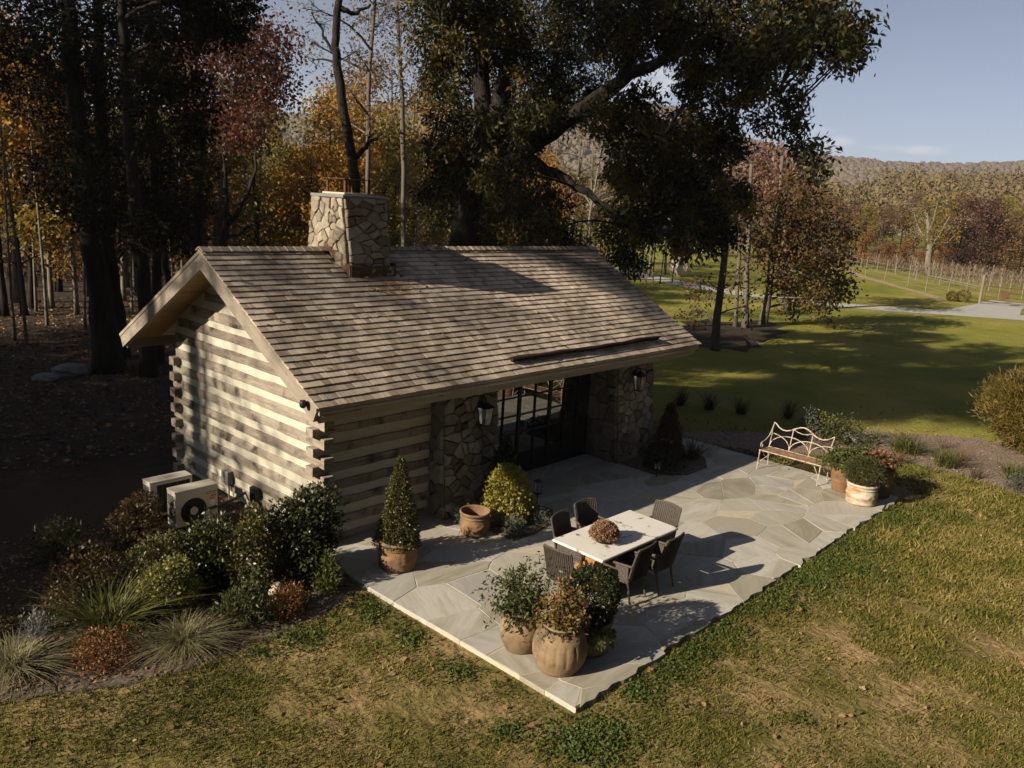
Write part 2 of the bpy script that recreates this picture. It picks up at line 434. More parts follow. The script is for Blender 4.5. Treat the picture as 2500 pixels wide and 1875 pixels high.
for i in range(len(ring)-2):
    for j in range(48):
        a = 1+i*48+j; b = 1+i*48+(j+1) % 48; F.append((a, a+48, b+48, b))
g = MB().add(V, F).obj('ground', M['lawn']); tag(g, 'mown lawn and meadow around the cabin', kind='structure')

def sheet(name, pts, z, m, label, jitter=0.0, sub=1):
    P = []
    n = len(pts)
    for i in range(n):
        a, b = np.array(pts[i], float), np.array(pts[(i+1) % n], float)
        for k in range(sub):
            q = a+(b-a)*k/sub
            P.append((q[0]+RNG.normal()*jitter, q[1]+RNG.normal()*jitter, z))
    me = bpy.data.meshes.new(name)
    me.from_pydata(P, [], [tuple(range(len(P)))])
    me.materials.append(m)
    o = link(name, me); tag(o, label, kind='structure')
    return o
sheet('planting_bed', [(-5.6, -.9), (-5.0, -1.15), (-3.9, -1.75), (-3.0, -1.95), (-2.4, -1.88), (-1.3, -1.9), (-.3, -1.65), (-.02, -.1), (-.02, 5.3), (-6, 6), (-7, 2)], GZ+.006, M['mulch'],
      'mulched bed along the gable wall of the cabin', .05, 8)
sheet('planting_bed', [(-5.9, .25), (-4.3, .1), (-3.2, -.45), (-2.2, -.75), (-1.2, -.75), (-.1, -.45), (-.02, 5.55), (-6.3, 6.5), (-7.4, 2)], GZ+.010, M['soil'], 'dark soil sheet with painted shade at the back of the gable bed', .08, 8)  # dark sheet over the mulch, painting the deep shade there
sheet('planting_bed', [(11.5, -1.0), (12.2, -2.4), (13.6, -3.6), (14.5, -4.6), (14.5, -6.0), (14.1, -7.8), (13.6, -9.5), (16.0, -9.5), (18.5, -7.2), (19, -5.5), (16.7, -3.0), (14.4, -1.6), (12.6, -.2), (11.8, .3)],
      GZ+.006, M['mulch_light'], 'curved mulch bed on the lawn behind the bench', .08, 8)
sheet('forest_floor', [(-30, 3.0), (-8, 3.0), (-.5, 4.6), (5, 9.5), (10, 15), (14, 30), (30, 60), (70, 120), (-60, 130)], GZ+.004, M['litter'], 'leaf-strewn woodland floor behind the cabin', .3, 8)
sheet('leaf_litter_ring', [(24.2, 8), (26, 5.6), (31, 6.4), (36.5, 8), (37, 10.5), (32, 12), (26, 10)], GZ+.005, M['litter'], 'brown leaf litter under the lawn trees', .4, 6)
def strip(name, pts, w, z, m, label):
    P = np.array(pts, float); t = np.gradient(P, axis=0); t /= np.linalg.norm(t, axis=1)[:, None]
    nrm = np.stack([-t[:, 1], t[:, 0]], 1)
    w = np.array(w, float) if not np.isscalar(w) else np.full(len(P), w)
    v = [(*q, z) for q in P-nrm*w[:, None]/2]+[(*q, z) for q in P+nrm*w[:, None]/2]
    n = len(P)
    o = MB().add(v, [(i, i+1, n+i+1, n+i) for i in range(n-1)]).obj(name, m)
    return tag(o, label, kind='structure')
strip('gravel_road', [(62, 46), (57, 34), (54, 28.5), (51.3, 23), (50.3, 18.5), (51, 13), (53, 9), (55.5, 6), (58, 3), (62, -3), (66, -12), (70, -30)], [2.6, 2.6, 2.6, 2.6, 2.6, 2.7, 2.9, 3.2, 3.6, 4.2, 4.5, 5], GZ+.008, M['gravel'], 'pale gravel road winding across the field')
strip('gravel_drive', [(57, 3.5), (61, 4.0), (66, 4.4), (72, 4.8)], [5, 4.2, 3.2, 3.0], GZ+.013, M['gravel'], 'gravel drive leading to the field gate')
strip('bare_soil_strip', [(66, 8.2), (71, 11.5), (75.5, 15), (85, 22), (104, 33), (125, 48)], [1.3, 1.1, 1.1, 1.3, 1.6, 2], GZ+.010, M['sandy'], 'bare sandy strip along the vineyard fence')
strip('bare_soil_strip', [(68.5, 2.0), (69.5, -2), (71, -8), (74, -20)], [1.0, 1.2, 1.3, 1.5], GZ+.010, M['sandy'], 'bare sandy strip below the gate')

# polygons -------------------------------------------------------------
def clip(poly, p, n):
    out = []
    m = len(poly)
    for i in range(m):
        a, b = poly[i], poly[(i+1) % m]
        da = (a[0]-p[0])*n[0]+(a[1]-p[1])*n[1]; db = (b[0]-p[0])*n[0]+(b[1]-p[1])*n[1]
        if da <= 0: out.append(a)
        if da*db < 0:
            t = da/(da-db); out.append((a[0]+(b[0]-a[0])*t, a[1]+(b[1]-a[1])*t))
    return out
def voronoi(pts, poly, sx=1.0, sy=1.0):
    cells = []
    for i, p in enumerate(pts):
        c = list(poly)
        near = sorted(range(len(pts)), key=lambda k: ((pts[k][0]-p[0])/sx)**2+((pts[k][1]-p[1])/sy)**2)[1:22]
        for k in near:
            q = pts[k]
            # bisector in the stretched metric
            c = clip(c, ((p[0]+q[0])/2, (p[1]+q[1])/2), ((q[0]-p[0])/sx**2, (q[1]-p[1])/sy**2))
            if len(c) < 3: break
        if len(c) >= 3: cells.append(c)
    return cells
def inset(poly, d):
    c = list(poly); m = len(poly)
    for i in range(m):
        a, b = poly[i], poly[(i+1) % m]
        ex, ey = b[0]-a[0], b[1]-a[1]; l = math.hypot(ex, ey)
        if l < 1e-6: continue
        n = (ey/l, -ex/l)          # outward for a counter-clockwise polygon
        c = clip(c, (a[0]-n[0]*d, a[1]-n[1]*d), n)
        if len(c) < 3: return None
    return c
def area(p):
    return .5*sum(p[i][0]*p[(i+1) % len(p)][1]-p[(i+1) % len(p)][0]*p[i][1] for i in range(len(p)))
def blue(n, x0, x1, y0, y1, rng, sx=1.0, sy=1.0, tries=10):
    pts = []
    for _ in range(n):
        best = None; bd = -1
        for _ in range(tries):
            c = (rng.uniform(x0, x1), rng.uniform(y0, y1))
            d = min([((c[0]-q[0])/sx)**2+((c[1]-q[1])/sy)**2 for q in pts] or [1e9])
            if d > bd: bd = d; best = c
        pts.append(best)
    return pts
def rough_poly(p, rng, j):
    out = []
    m = len(p)
    for i in range(m):
        a, b = p[i], p[(i+1) % m]; l = math.hypot(b[0]-a[0], b[1]-a[1])
        out.append((a[0]+rng.normal()*j*.4, a[1]+rng.normal()*j*.4))
        if l > j*10:
            out.append(((a[0]+b[0])/2+rng.normal()*j, (a[1]+b[1])/2+rng.normal()*j))
    return out
def slab_mesh(name, poly, h, bev, m, to3, dome=0.0):
    """extruded polygon with a rounded arris; to3 maps (u, v, w) to 3-D"""
    cx = sum(p[0] for p in poly)/len(poly); cy = sum(p[1] for p in poly)/len(poly)
    n = len(poly); v = []; f = []
    size = math.sqrt(abs(area(poly)))
    for k, w in ((1.0, 0.0), (1.0-.25*bev/size, h-bev), (1.0-2.2*bev/size, h)):
        for p in poly: v.append(to3(cx+(p[0]-cx)*k, cy+(p[1]-cy)*k, w))
    for r in range(2):
        for i in range(n):
            k = (i+1) % n; f.append((r*n+i, r*n+k, r*n+n+k, r*n+n+i))
    if dome:
        v.append(to3(cx, cy, h+dome))
        for i in range(n): f.append((2*n+i, 2*n+(i+1) % n, 3*n))
    else:
        f.append(tuple(2*n+i for i in range(n)))
    c = np.mean(np.array(v), axis=0)
    me = bpy.data.meshes.new(name); me.from_pydata([tuple(np.array(q)-c) for q in v], [], f); me.materials.append(m)
    return me, c

prng = np.random.default_rng(12)
PX0, PX1, PY0, PY1 = -.30, 11.25, -5.84, .0
bed_l = [(2.75, -1.95), (3.3, -2.0), (4.0, -1.85), (4.45, -1.45), (4.35, -.8), (3.95, -.40), (2.75, -.40)]
bed_r = [(8.05, -.45), (8.0, -1.5), (8.6, -2.0), (9.5, -2.0), (10.1, -1.6), (10.3, -.9), (10.2, .1), (9.0, .1)]
pts = blue(140, PX0-.2, PX1+.2, PY0-.2, .62, prng, 1.2, .85, 2)
ppoly = [(PX0+.05, PY0), (PX1, PY0-.02), (PX1+.1, -.3), (9.6, .6), (0, .6), (PX0+.05, -1.3)]
patio = MB().box(0, 1, 0, 1, 0, 1)
pv = [(x, y, z) for z in (-.11, -.004) for x, y in [(PX0+.06, PY0+.06), (PX1-.04, PY0+.06), (PX1+.05, -.3), (9.6, .6), (0, .6), (PX0+.06, -1.3)]]
patio = MB().add(pv, [tuple(range(5, -1, -1)), tuple(range(6, 12))]+[(i, (i+1) % 6, 6+(i+1) % 6, 6+i) for i in range(6)]).obj('patio', M['grout'])
tag(patio, 'irregular flagstone patio in front of the cabin', kind='structure')
def inside(pt, poly):
    c = False
    for i in range(len(poly)):
        a, b = poly[i], poly[i-1]
        if (a[1] > pt[1]) != (b[1] > pt[1]) and pt[0] < (b[0]-a[0])*(pt[1]-a[1])/(b[1]-a[1])+a[0]: c = not c
    return c
for cell in voronoi(pts, ppoly, 1.25, .85):
    if area(cell) < 0: cell = cell[::-1]
    cen = (sum(p[0] for p in cell)/len(cell), sum(p[1] for p in cell)/len(cell))
    front = min(p[1] for p in cell) < PY0+.05
    q = inset(cell, .006 if prng.random() < .7 else .012)
    if not q or area(q) < .008: continue
    q = rough_poly(q, prng, .007)
    if front:
        nq = []
        for i in range(len(q)):
            p0, p1 = q[i], q[(i+1) % len(q)]
            nq.append(p0)
            if p0[1] < PY0+.05 and p1[1] < PY0+.05:
                k_ = max(1, int(abs(p1[0]-p0[0])/.13))
                nq += [(p0[0]+(p1[0]-p0[0])*t/k_, p0[1]+(p1[1]-p0[1])*t/k_) for t in range(1, k_)]
        q = [(p[0], p[1]+(prng.normal()*.028 if p[1] < PY0+.06 else 0)) for p in nq]
    th = prng.uniform(-.004, .004)
    tx, ty = prng.normal()*.002, prng.normal()*.002
    me, c = slab_mesh('flagstone', q, .075, .005, M['flag'], lambda u, v, w: (u, v, -.075+w+th+tx*(u-cen[0])+ty*(v-cen[1])))
    a = prng.choice([0, 0, .5, 1.2, 2.0])
    o = link('flagstone', me, patio, c)
    if a:                                        # the grain runs its own way on each stone
        R = Matrix.Rotation(-a, 4, 'Z'); me.transform(R); o.rotation_euler = (0, 0, a)
for nm, b in (('shrub_bed', bed_l), ('shrub_bed', bed_r)):
    z0, z1 = .006, .03
    n = len(b)
    o = MB().add([(x, y, z0) for x, y in b]+[(x, y, z1) for x, y in b], [tuple(range(n, 2*n))]+[(i, (i+1) % n, n+(i+1) % n, n+i) for i in range(n)]).obj(nm, M['mulch'])
    tag(o, 'mulched bed let into the patio at a stone pier', kind='structure')

# ------------------------------------------------------------------ the cabin
SL = .562; YR = 2.61; ZR = 4.79; WY = 5.22; OX = .694; XR = 10.30; OY = 1.0
CA = 1/math.hypot(1, SL); SA = SL*CA
cab = thing('log_cabin', 'log cabin with cedar shingle roof, stone chimney and stone piers beside glass doors', 'cabin', (0, 0, 0))
crng = np.random.default_rng(3)
def log_mesh(L, h, t, j=.0055, n=11):
    c = .010
    sec = [(-t/2+c, -h/2), (t/2-c, -h/2), (t/2, -h/2+c), (t/2, h/2-c), (t/2-c, h/2), (-t/2+c, h/2), (-t/2, h/2-c), (-t/2, -h/2+c)]
    v = []; f = []
    for i in range(n+1):
        x = -L/2+L*i/n
        dt, db, ds = crng.normal()*j, crng.normal()*j, crng.normal()*j*.25
        if i in (0, n): dt = db = ds = 0
        for (y, z) in sec: v.append((x, y+ds, z+(dt if z > 0 else db)))
    for i in range(n):
        for k in range(8): f.append((i*8+k, i*8+(k+1) % 8, i*8+8+(k+1) % 8, i*8+8+k))
    f.append(tuple(range(8))[::-1]); f.append(tuple(n*8+k for k in range(8)))
    me = bpy.data.meshes.new('log'); me.from_pydata(v, [], f); me.materials.append(M['log'])
    return me
def xlog(x0, x1, y, ztop, h, t=.2):
    return link('log', log_mesh(x1-x0, h, t), cab, ((x0+x1)/2, y, ztop-h/2))
def ylog(y0, y1, x, ztop, h, t=.2):
    return link('log', log_mesh(y1-y0, h, t), cab, (x, (y0+y1)/2, ztop-h/2), (0, 0, math.pi/2))
CO = .328
for k in range(7): xlog(-.13, 2.52, .10+crng.normal()*.004, 2.093-CO*k, .165+crng.normal()*.008)
for k in range(-7, 7):
    zt = 2.25-CO*k; h = .18+crng.normal()*.010
    if zt > 2.45:
        hw = min((4.60-zt)/SL, WY/2-.03)
        if hw < .15: continue
        ylog(YR-hw, YR+hw, .10+crng.normal()*.004, zt, h)
    else:
        ylog(-.13, WY+.13, .10+crng.normal()*.004, zt, h)
for k in range(8): xlog(-.13, 9.5, WY-.10, 2.42-CO*k, .17)
for k in range(-7, 7):
    zt = 2.26-CO*k
    hw = min((4.60-zt)/SL, WY/2-.03) if zt > 2.45 else WY/2+.1
    if hw > .15: ylog(YR-hw, YR+hw, 9.42, zt, .2)
pent = [(.03, 0), (WY-.03, 0), (WY-.03, 3.24), (YR, 4.70), (.03, 3.24)]
def gable_panel(x0, x1):
    v = [(x0, y, z) for y, z in pent]+[(x1, y, z) for y, z in pent]
    return MB().add(v, [(4, 3, 2, 1, 0), (5, 6, 7, 8, 9)]+[(i, (i+1) % 5, 5+(i+1) % 5, 5+i) for i in range(5)]).obj('chinking', M['chink'], cab)
gable_panel(.026, .16); gable_panel(9.36, 9.49)
MB().box(.165, 2.60, .026, .16, 0, 2.55).obj('chinking', M['chink'], cab)
MB().box(.165, 9.35, WY-.16, WY-.026, 0, 3.1).obj('chinking', M['chink'], cab)
MB().box(.1, 9.5, .3, WY-.2, -.05, -.02).obj('floor_slab', M['mortar'], cab)
MB().box(2.5, 9.4, -.12, .12, 2.36, 2.60, .01).obj('eave_beam', M['trim'], cab)
MB().box(3.7, 8.1, .36, .56, 2.22, 2.62, .01).obj('lintel_beam', M['trim'], cab)

# roof -----------------------------------------------------------------
def roof_z(y): return ZR-SL*abs(y-YR)
roof = MB()
T = .11
for s in (-1, 1):
    yo = YR+s*(YR+OY)
    a = [(-OX+.03, YR, ZR-.02), (XR-.03, YR, ZR-.02), (XR-.03, yo-s*.02, roof_z(yo)-.02), (-OX+.03, yo-s*.02, roof_z(yo)-.02)]
    b = [(x, y-s*0, z-T) for x, y, z in a]
    roof.add(a+b, [(0, 1, 2, 3) if s < 0 else (3, 2, 1, 0), (7, 6, 5, 4) if s < 0 else (4, 5, 6, 7), (3, 2, 6, 7), (0, 3, 7, 4), (2, 1, 5, 6)])
roof = roof.obj('roof', M['shingle'], cab)
srng = np.random.default_rng(5)
SLEN = (YR+OY)/CA
ROWS = 27; EX = SLEN/ROWS
def sh_mesh(w, t):
    # butt at y=0, top end at y=.21 sinking to the deck
    v = [(0, 0, .010), (w, 0, .010), (w, 0, .010+t), (0, 0, .010+t), (0, .21, -.012), (w, .21, -.012), (w, .21, .004), (0, .21, .004)]
    return v, [(0, 1, 2, 3), (3, 2, 6, 7), (0, 3, 7, 4), (1, 5, 6, 2), (0, 4, 5, 1)]
def slope_pt(x, s, n=0.0):
    """x along the eave, s up the front slope from the eave, n off the deck"""
    return (x, -OY+s*CA-n*SA*1.0, roof_z(-OY)+s*SA+n*CA)
sh = []
CHX0, CHX1, CHS = 1.88, 2.96, (1.83+OY)/CA
for r in range(ROWS):
    x = -OX-.02
    s0 = r*EX-.02
    while x < XR+.01:
        w = srng.choice([.09, .12, .15, .18, .21], p=[.12, .25, .28, .22, .13])*srng.uniform(.93, 1.07)
        if x+w > XR+.04: w = XR+.03-x
        if w > .03 and not (s0+.08 > CHS and x+w > CHX0 and x < CHX1):
            sh.append((x, s0+srng.normal()*.0025, w-.004, .022+srng.uniform(-.003, .006)))
        x += w
def shd(q):
    p = slope_pt(q[0]+q[2]/2, q[1]+.07); return math.dist(p, CAM)
sh.sort(key=shd)
rotx = math.atan(SL)
for (x, s, w, t) in sh[:300]:
    v, f = sh_mesh(w, t)
    me = bpy.data.meshes.new('shingle'); me.from_pydata(v, [], f); me.materials.append(M['shingle'])
    link('shingle', me, roof, slope_pt(x, s), (rotx, 0, 0))
Vs = []; Fs = []; Rn = []
for (x, s, w, t) in sh[300:]:
    v, f = sh_mesh(w, t); b = len(Vs)
    for (px, py, pz) in v: Vs.append(slope_pt(x+px, s+py, pz))
    rr = srng.random()*1.0+.0
    for q in f: Fs.append(tuple(b+i for i in q)); Rn.append(rr)
o = link('shingle_courses', npmesh('shingle_courses', np.array(Vs), np.array(Fs), M['shingle'], np.array(Rn)), roof); o['kind'] = 'stuff'
# ridge caps
x = -OX-.02
k = 0
while x < XR:
    if not (CHX0-.08 < x < CHX1-.04):
        for s in (-1, 1):
            w = .145+srng.uniform(-.01, .01)
            m = MB().add([(0, 0, .0), (.25, 0, -.018), (.25, w, -.018), (0, w, .0), (0, 0, .02), (.25, 0, .002), (.25, w, .002), (0, w, .02)], CUBE_F)
            o = m.obj('ridge_shingle', M['shingle'], roof, (x, YR, ZR+.052+(k % 2)*.003))
            o.rotation_euler = (-rotx, 0, 0) if s > 0 else (math.pi-rotx, 0, 0)
            if s < 0:
                o.data.transform(Matrix.Scale(-1, 4, (0, 0, 1))); o.data.flip_normals()
                o.rotation_euler = (0, 0, 0)
                o.data.transform(Matrix.Scale(-1, 4, (0, 1, 0))); o.data.flip_normals()
                o.data.transform(Matrix.Scale(-1, 4, (0, 0, 1))); o.data.flip_normals()
                o.rotation_euler = (rotx, 0, 0)
    x += .185; k += 1
# barge boards on both gables, each slope its own timber
def barge(x0, x1, d, t0, name, m, off=0.0):
    for s in (-1, 1):
        yo = YR+s*(YR+OY-.015)
        a = []
        for (y, z) in ((YR, ZR+off), (yo, roof_z(yo)+off)):
            for dd in (t0, d):
                yy, zz = (y, z-dd/CA) if y == YR else (y-s*dd*SA*.9, z-dd*CA)
                a.append((yy, zz))
        pr = [a[0], a[1], a[3], a[2]]
        v = [(x0, *p) for p in pr]+[(x1, *p) for p in pr]
        c = np.mean(np.array(v), axis=0)
        ang = math.atan(SL)*(1 if s < 0 else -1)
        R = Matrix.Rotation(-ang, 4, 'X'); R2 = Matrix.Rotation(-math.pi/2, 4, 'Z')
        vl = [R2 @ (R @ Vector(np.array(q)-c)) for q in v]
        f = [(0, 1, 2, 3), (7, 6, 5, 4), (0, 4, 5, 1), (1, 5, 6, 2), (2, 6, 7, 3), (3, 7, 4, 0)]
        if s > 0: f = [q[::-1] for q in f]
        me = bpy.data.meshes.new(name); me.from_pydata([tuple(q) for q in vl], [], f); me.materials.append(m)
        o = link(name, me, cab, c)
        o.matrix_local = Matrix.Translation(Vector(c)) @ (R2 @ R).inverted()
barge(-OX-.005, -OX+.075, .285, .012, 'barge_board', M['trim'])
barge(XR-.075, XR+.005, .285, .012, 'barge_board', M['trim'])
barge(-OX-.018, -OX+.05, .055, -.008, 'rake_trim', M['trim'])
# fascia along both eaves
for s in (-1, 1):
    yo = YR+s*(YR+OY)
    n = 12; h = .235
    L = XR+OX-.17
    v = []; f = []
    for i in range(n+1):
        xx = -L/2+L*i/n; jb = crng.normal()*.006
        v += [(xx, -.04, h/2), (xx, .04, h/2), (xx, .04, -h/2+jb), (xx, -.04, -h/2+jb)]
    for i in range(n):
        for q in range(4): f.append((i*4+q, i*4+4+q, i*4+4+(q+1) % 4, i*4+(q+1) % 4))
    f += [(0, 1, 2, 3), tuple(n*4+q for q in (3, 2, 1, 0))]
    me = bpy.data.meshes.new('fascia_board'); me.from_pydata(v, [], f); me.materials.append(M['trim'])
    link('fascia_board', me, cab, ((XR-OX)/2, yo-s*(.05+.10*SA), roof_z(yo)-.155), (s*.50*-1*-1 if s < 0 else .50, 0, 0) if False else ((-.50 if s > 0 else .50), 0, 0))
# soffit boards under the left overhang (and the right one)
bw = SLEN/29
for s in (-1, 1):
    for i in range(29):
        sd = (i+.5)*bw
        y = YR+s*sd*CA; z = ZR-sd*SA-.15
        for (xa, xb) in ((-OX+.08, .10),):
            me = MB().box(-(xb-xa)/2, (xb-xa)/2, -bw/2+.004, bw/2-.004, -.010, .010, .003).mesh('soffit_board', M['soffit'])
            link('soffit_board', me, roof, ((xa+xb)/2, y, z), (-s*math.atan(SL), 0, 0))
# bent dark metal diverter above the doors
pr = []
n = 16
dv = MB()
for i in range(n+1):
    t = i/n
    xx = 3.77+(8.78-3.77)*t
    wob = .012*math.sin(t*9)+.01*math.sin(t*23)
    lift = .05+.05*t
    pr.append([slope_pt(xx, .33+wob, .03), slope_pt(xx, .30+wob, .05+lift), slope_pt(xx, .335+wob, .06+lift), slope_pt(xx, .44+wob*2, .045)])
v = [p for r in pr for p in r]
f = []
for i in range(n):
    for q in range(4): f.append((i*4+q, i*4+(q+1) % 4, i*4+4+(q+1) % 4, i*4+4+q))
f += [(0, 1, 2, 3)[::-1], tuple(n*4+q for q in range(4))]
MB().add(v, f).obj('rain_diverter', M['dark_copper'], cab)

# stone work -----------------------------------------------------------
def stone_face(parent, corners, npts, rng, gap=.008, depth=.045, sx=1.0, sy=1.0, m=None, minr=.02):
    """fieldstones over the quad bl, br, tr, tl (3-D); each stone an object"""
    bl, br, tr, tl = [np.array(c, float) for c in corners]
    w = np.linalg.norm(br-bl); h = np.linalg.norm(tl-bl)
    nrm = np.cross(br-bl, tl-bl); nrm /= np.linalg.norm(nrm)
    def to3(u, v, d):
        a, b = u/w, v/h
        p = bl*(1-a)*(1-b)+br*a*(1-b)+tr*a*b+tl*(1-a)*b
        return tuple(p+nrm*d)
    pts = blue(npts, 0, w, 0, h, rng, sx, sy, 3)
    for cell in voronoi(pts, [(0, 0), (w, 0), (w, h), (0, h)], sx, sy):
        if area(cell) < 0: cell = cell[::-1]
        q = inset(cell, gap*rng.uniform(.7, 1.2))
        if not q or area(q) < .0015: continue
        q = rough_poly(q, rng, .012)
        me, c = slab_mesh('stone', q, depth*rng.uniform(.6, 1.4), .014, m, to3, rng.uniform(-.002, .012))
        link('stone', me, parent, c)
def pier(x0, x1, rng, dense):
    # battered: the foot is deeper and a little wider than the top
    zb, zt = 0.0, 2.62
    fb, ft = -.47, -.21
    b = [(x0-.03, fb, zb), (x1+.03, fb, zb), (x1, .5, zb), (x0, .5, zb), (x0, ft, zt), (x1, ft, zt), (x1, .5, zt), (x0, .5, zt)]
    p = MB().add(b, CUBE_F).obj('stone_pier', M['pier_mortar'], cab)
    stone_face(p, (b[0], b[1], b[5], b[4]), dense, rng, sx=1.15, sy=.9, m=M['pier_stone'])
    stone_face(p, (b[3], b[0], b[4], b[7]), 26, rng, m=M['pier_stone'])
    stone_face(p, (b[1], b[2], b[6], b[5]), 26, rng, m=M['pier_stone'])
    return p
pier(2.50, 3.90, np.random.default_rng(21), 84)
pier(7.97, 9.42, np.random.default_rng(22), 84)
ch = [(1.93, 1.86, 4.2), (2.89, 1.86, 4.2), (2.89, 3.36, 4.2), (1.93, 3.36, 4.2), (1.91, 2.11, 5.80), (2.88, 2.11, 5.80), (2.88, 3.10, 5.80), (1.91, 3.10, 5.80)]
chm = MB().add(ch, CUBE_F).obj('chimney', M['mortar'], cab)
r4 = np.random.default_rng(31)
stone_face(chm, (ch[0], ch[1], ch[5], ch[4]), 40, r4, gap=.006, depth=.055, sx=1.45, sy=.9, m=M['stone'])
stone_face(chm, (ch[3], ch[0], ch[4], ch[7]), 62, r4, gap=.006, depth=.055, sx=1.15, sy=1.0, m=M['stone'])
stone_face(chm, (ch[1], ch[2], ch[6], ch[5]), 30, r4, gap=.006, depth=.055, sx=1.2, sy=.9, m=M['stone'])
stone_face(chm, (ch[2], ch[3], ch[7], ch[6]), 24, r4, gap=.006, depth=.055, sx=1.2, sy=.9, m=M['stone'])
MB().box(1.865, 2.925, 2.06, 3.15, 5.801, 5.86, .008).obj('coping_slab', M['bluestone'], chm)
MB().box(2.02, 2.76, 2.24, 2.98, 5.858, 5.90, .01).obj('crown_mortar', M['grout'], chm)
sr = MB()
for (x, y) in ((2.08, 2.29), (2.66, 2.29), (2.08, 2.92), (2.66, 2.92)):
    sx_ = 1 if x < 2.4 else -1; sy_ = 1 if y < 2.6 else -1
    sr.box(min(x, x+sx_*.05), max(x, x+sx_*.05), y-.004, y+.004, 5.89, 6.15)
    sr.box(x-.004, x+.004, min(y+.005*sy_, y+sy_*.05), max(y+.005*sy_, y+sy_*.05), 5.89, 6.15)
sr.box(2.03, 2.71, 2.24, 2.97, 6.151, 6.165)
sr.obj('spark_guard', M['rust'], chm)
# step flashing: copper skirt at the front, stepped pans up the left and right sides
MB().box(1.885, 2.955, 1.775, 1.80, roof_z(1.78)-.02, roof_z(1.78)+.215).obj('apron_flashing', M['flash'], chm)
for sx_, xx in ((-1, 1.865), (1, 2.965)):
    for i in range(4):
        y0 = 1.80+i*.205
        MB().box(xx-.006, xx+.006, y0+.002, y0+.20, roof_z(y0)-.03, roof_z(y0+.205)+.135).obj('step_flashing', M['flash'], chm)

# glazed doors ---------------------------------------------------------
DY = .48
gd = MB()
gd.box(3.86, 8.0, DY-.02, DY+.05, .0, .10, .004)
gd = gd.obj('glass_doors', M['black_metal'], cab)
MB().box(3.86, 8.0, DY-.02, DY+.05, 2.30, 2.40, .004).obj('head_rail', M['black_metal'], gd)
pw = .515
xs = [4.39+pw*i for i in range(-1, 8)]
for i, xx in enumerate(xs):
    w = .042 if i % 2 == 1 else .016
    MB().box(xx-w, xx+w, DY-.035, DY+.03, .101, 2.299, .004).obj('stile' if i % 2 else 'glazing_bar', M['black_metal'], gd)
for i in range(len(xs)-1):
    x0, x1 = xs[i]+.043, xs[i+1]-.043
    wl = .042 if i % 2 == 1 else .016; wr = .016 if i % 2 == 1 else .042
    x0, x1 = xs[i]+wl+.001, xs[i+1]-wr-.001
    for z in (.98, 1.38, 1.79):
        MB().box(x0, x1, DY-.03, DY+.02, z-.014, z+.014, .003).obj('glazing_bar', M['black_metal'], gd)
    MB().box(x0, x1, DY-.02, DY+.02, .102, .50, .01).obj('kick_panel', M['black_metal'], gd)
    for (z0, z1) in ((.502, .965), (.995, 1.365), (1.395, 1.775), (1.805, 2.298)):
        MB().box(x0, x1, DY-.004, DY+.006, z0, z1).obj('pane', M['glass'], gd)

# lanterns, camera, boxes, heat pumps ----------------------------------
def lantern(x, y, z, label):
    t = thing('wall_lantern', label, 'lantern', (x, y, z))
    MB().box(-.06, .06, .13, .16, -.10, .22, .005).obj('back_plate', M['black_metal'], t)
    b = MB()
    b.add([(-.13, -.13, .12), (.13, -.13, .12), (.13, .13, .12), (-.13, .13, .12), (-.03, -.03, .22), (.03, -.03, .22), (.03, .03, .22), (-.03, .03, .22)], CUBE_F)
    b.box(-.08, .08, -.08, .08, -.24, -.215)
    b.tube([(0, 0, .22), (0, .0, .29), (0, .08, .31), (0, .14, .2)], .012, 6)
    for sx_ in (-1, 1):
        for sy_ in (-1, 1):
            b.tube([(sx_*.072, sy_*.072, -.22), (sx_*.108, sy_*.108, .12)], .009, 4)
    b.obj('cage', M['black_metal'], t)
    for k in range(4):
        R = Matrix.Rotation(k*math.pi/2, 4, 'Z')
        me = MB().add([(-.066, -.074, -.21), (.066, -.074, -.21), (.1, -.108, .115), (-.1, -.108, .115)], [(0, 1, 2, 3)]).mesh('pane', M['lantern_glass'])
        me.transform(R); link('pane', me, t)
    MB().lathe([(.001, -.10), (.03, -.08), (.038, -.03), (.025, .03), (.015, .06), (.001, .07)], 10).obj('bulb', M['white_print'], t, smooth=True)
    MB().tube([(0, 0, -.215), (0, 0, -.1)], .015, 6).obj('lamp_holder', M['black_metal'], t)
lantern(3.42, -.46, 1.93, 'black carriage lantern on the stone pier left of the doors')
lantern(8.62, -.46, 1.93, 'black carriage lantern on the far stone pier right of the doors')
t = thing('security_camera', 'small dark camera under the barge board at the front eave corner', 'camera', (-.78, -.72, 2.80))
MB().lathe([(.001, .05), (.045, .04), (.055, 0), (.05, -.05), (.03, -.075), (.001, -.08)], 14).obj('housing', M['dark_plastic'], t, (-.0, 0, 0), (0, 0, 0), True)
MB().tube([(0, 0, .02), (.05, .03, .0), (.08, .03, -.05)], .025, 8).obj('bracket', M['dark_plastic'], t)
t = thing('electrical_box', 'pair of grey-blue electrical boxes low on the gable wall', 'electrical box', (-.05, 3.05, .40))
MB().box(-.06, .05, -.14, -.01, -.14, .14, .008).obj('box', M['bluestone'], t); MB().box(-.06, .05, .02, .12, -.12, .13, .008).obj('box', M['bluestone'], t)
MB().tube([(0, -.07, -.14), (0, -.07, -.5)], .015, 6).obj('conduit', M['bluestone'], t)
t = thing('junction_box', 'black junction box low on the gable wall right of the heat pumps', 'junction box', (-.05, 2.0, .34))
MB().box(-.05, .05, -.12, .12, -.15, .15, .008).obj('enclosure', M['dark_plastic'], t)
MB().tube([(0, 0, -.14), (-.01, 0, -.45)], .018, 6).obj('conduit', M['dark_plastic'], t)
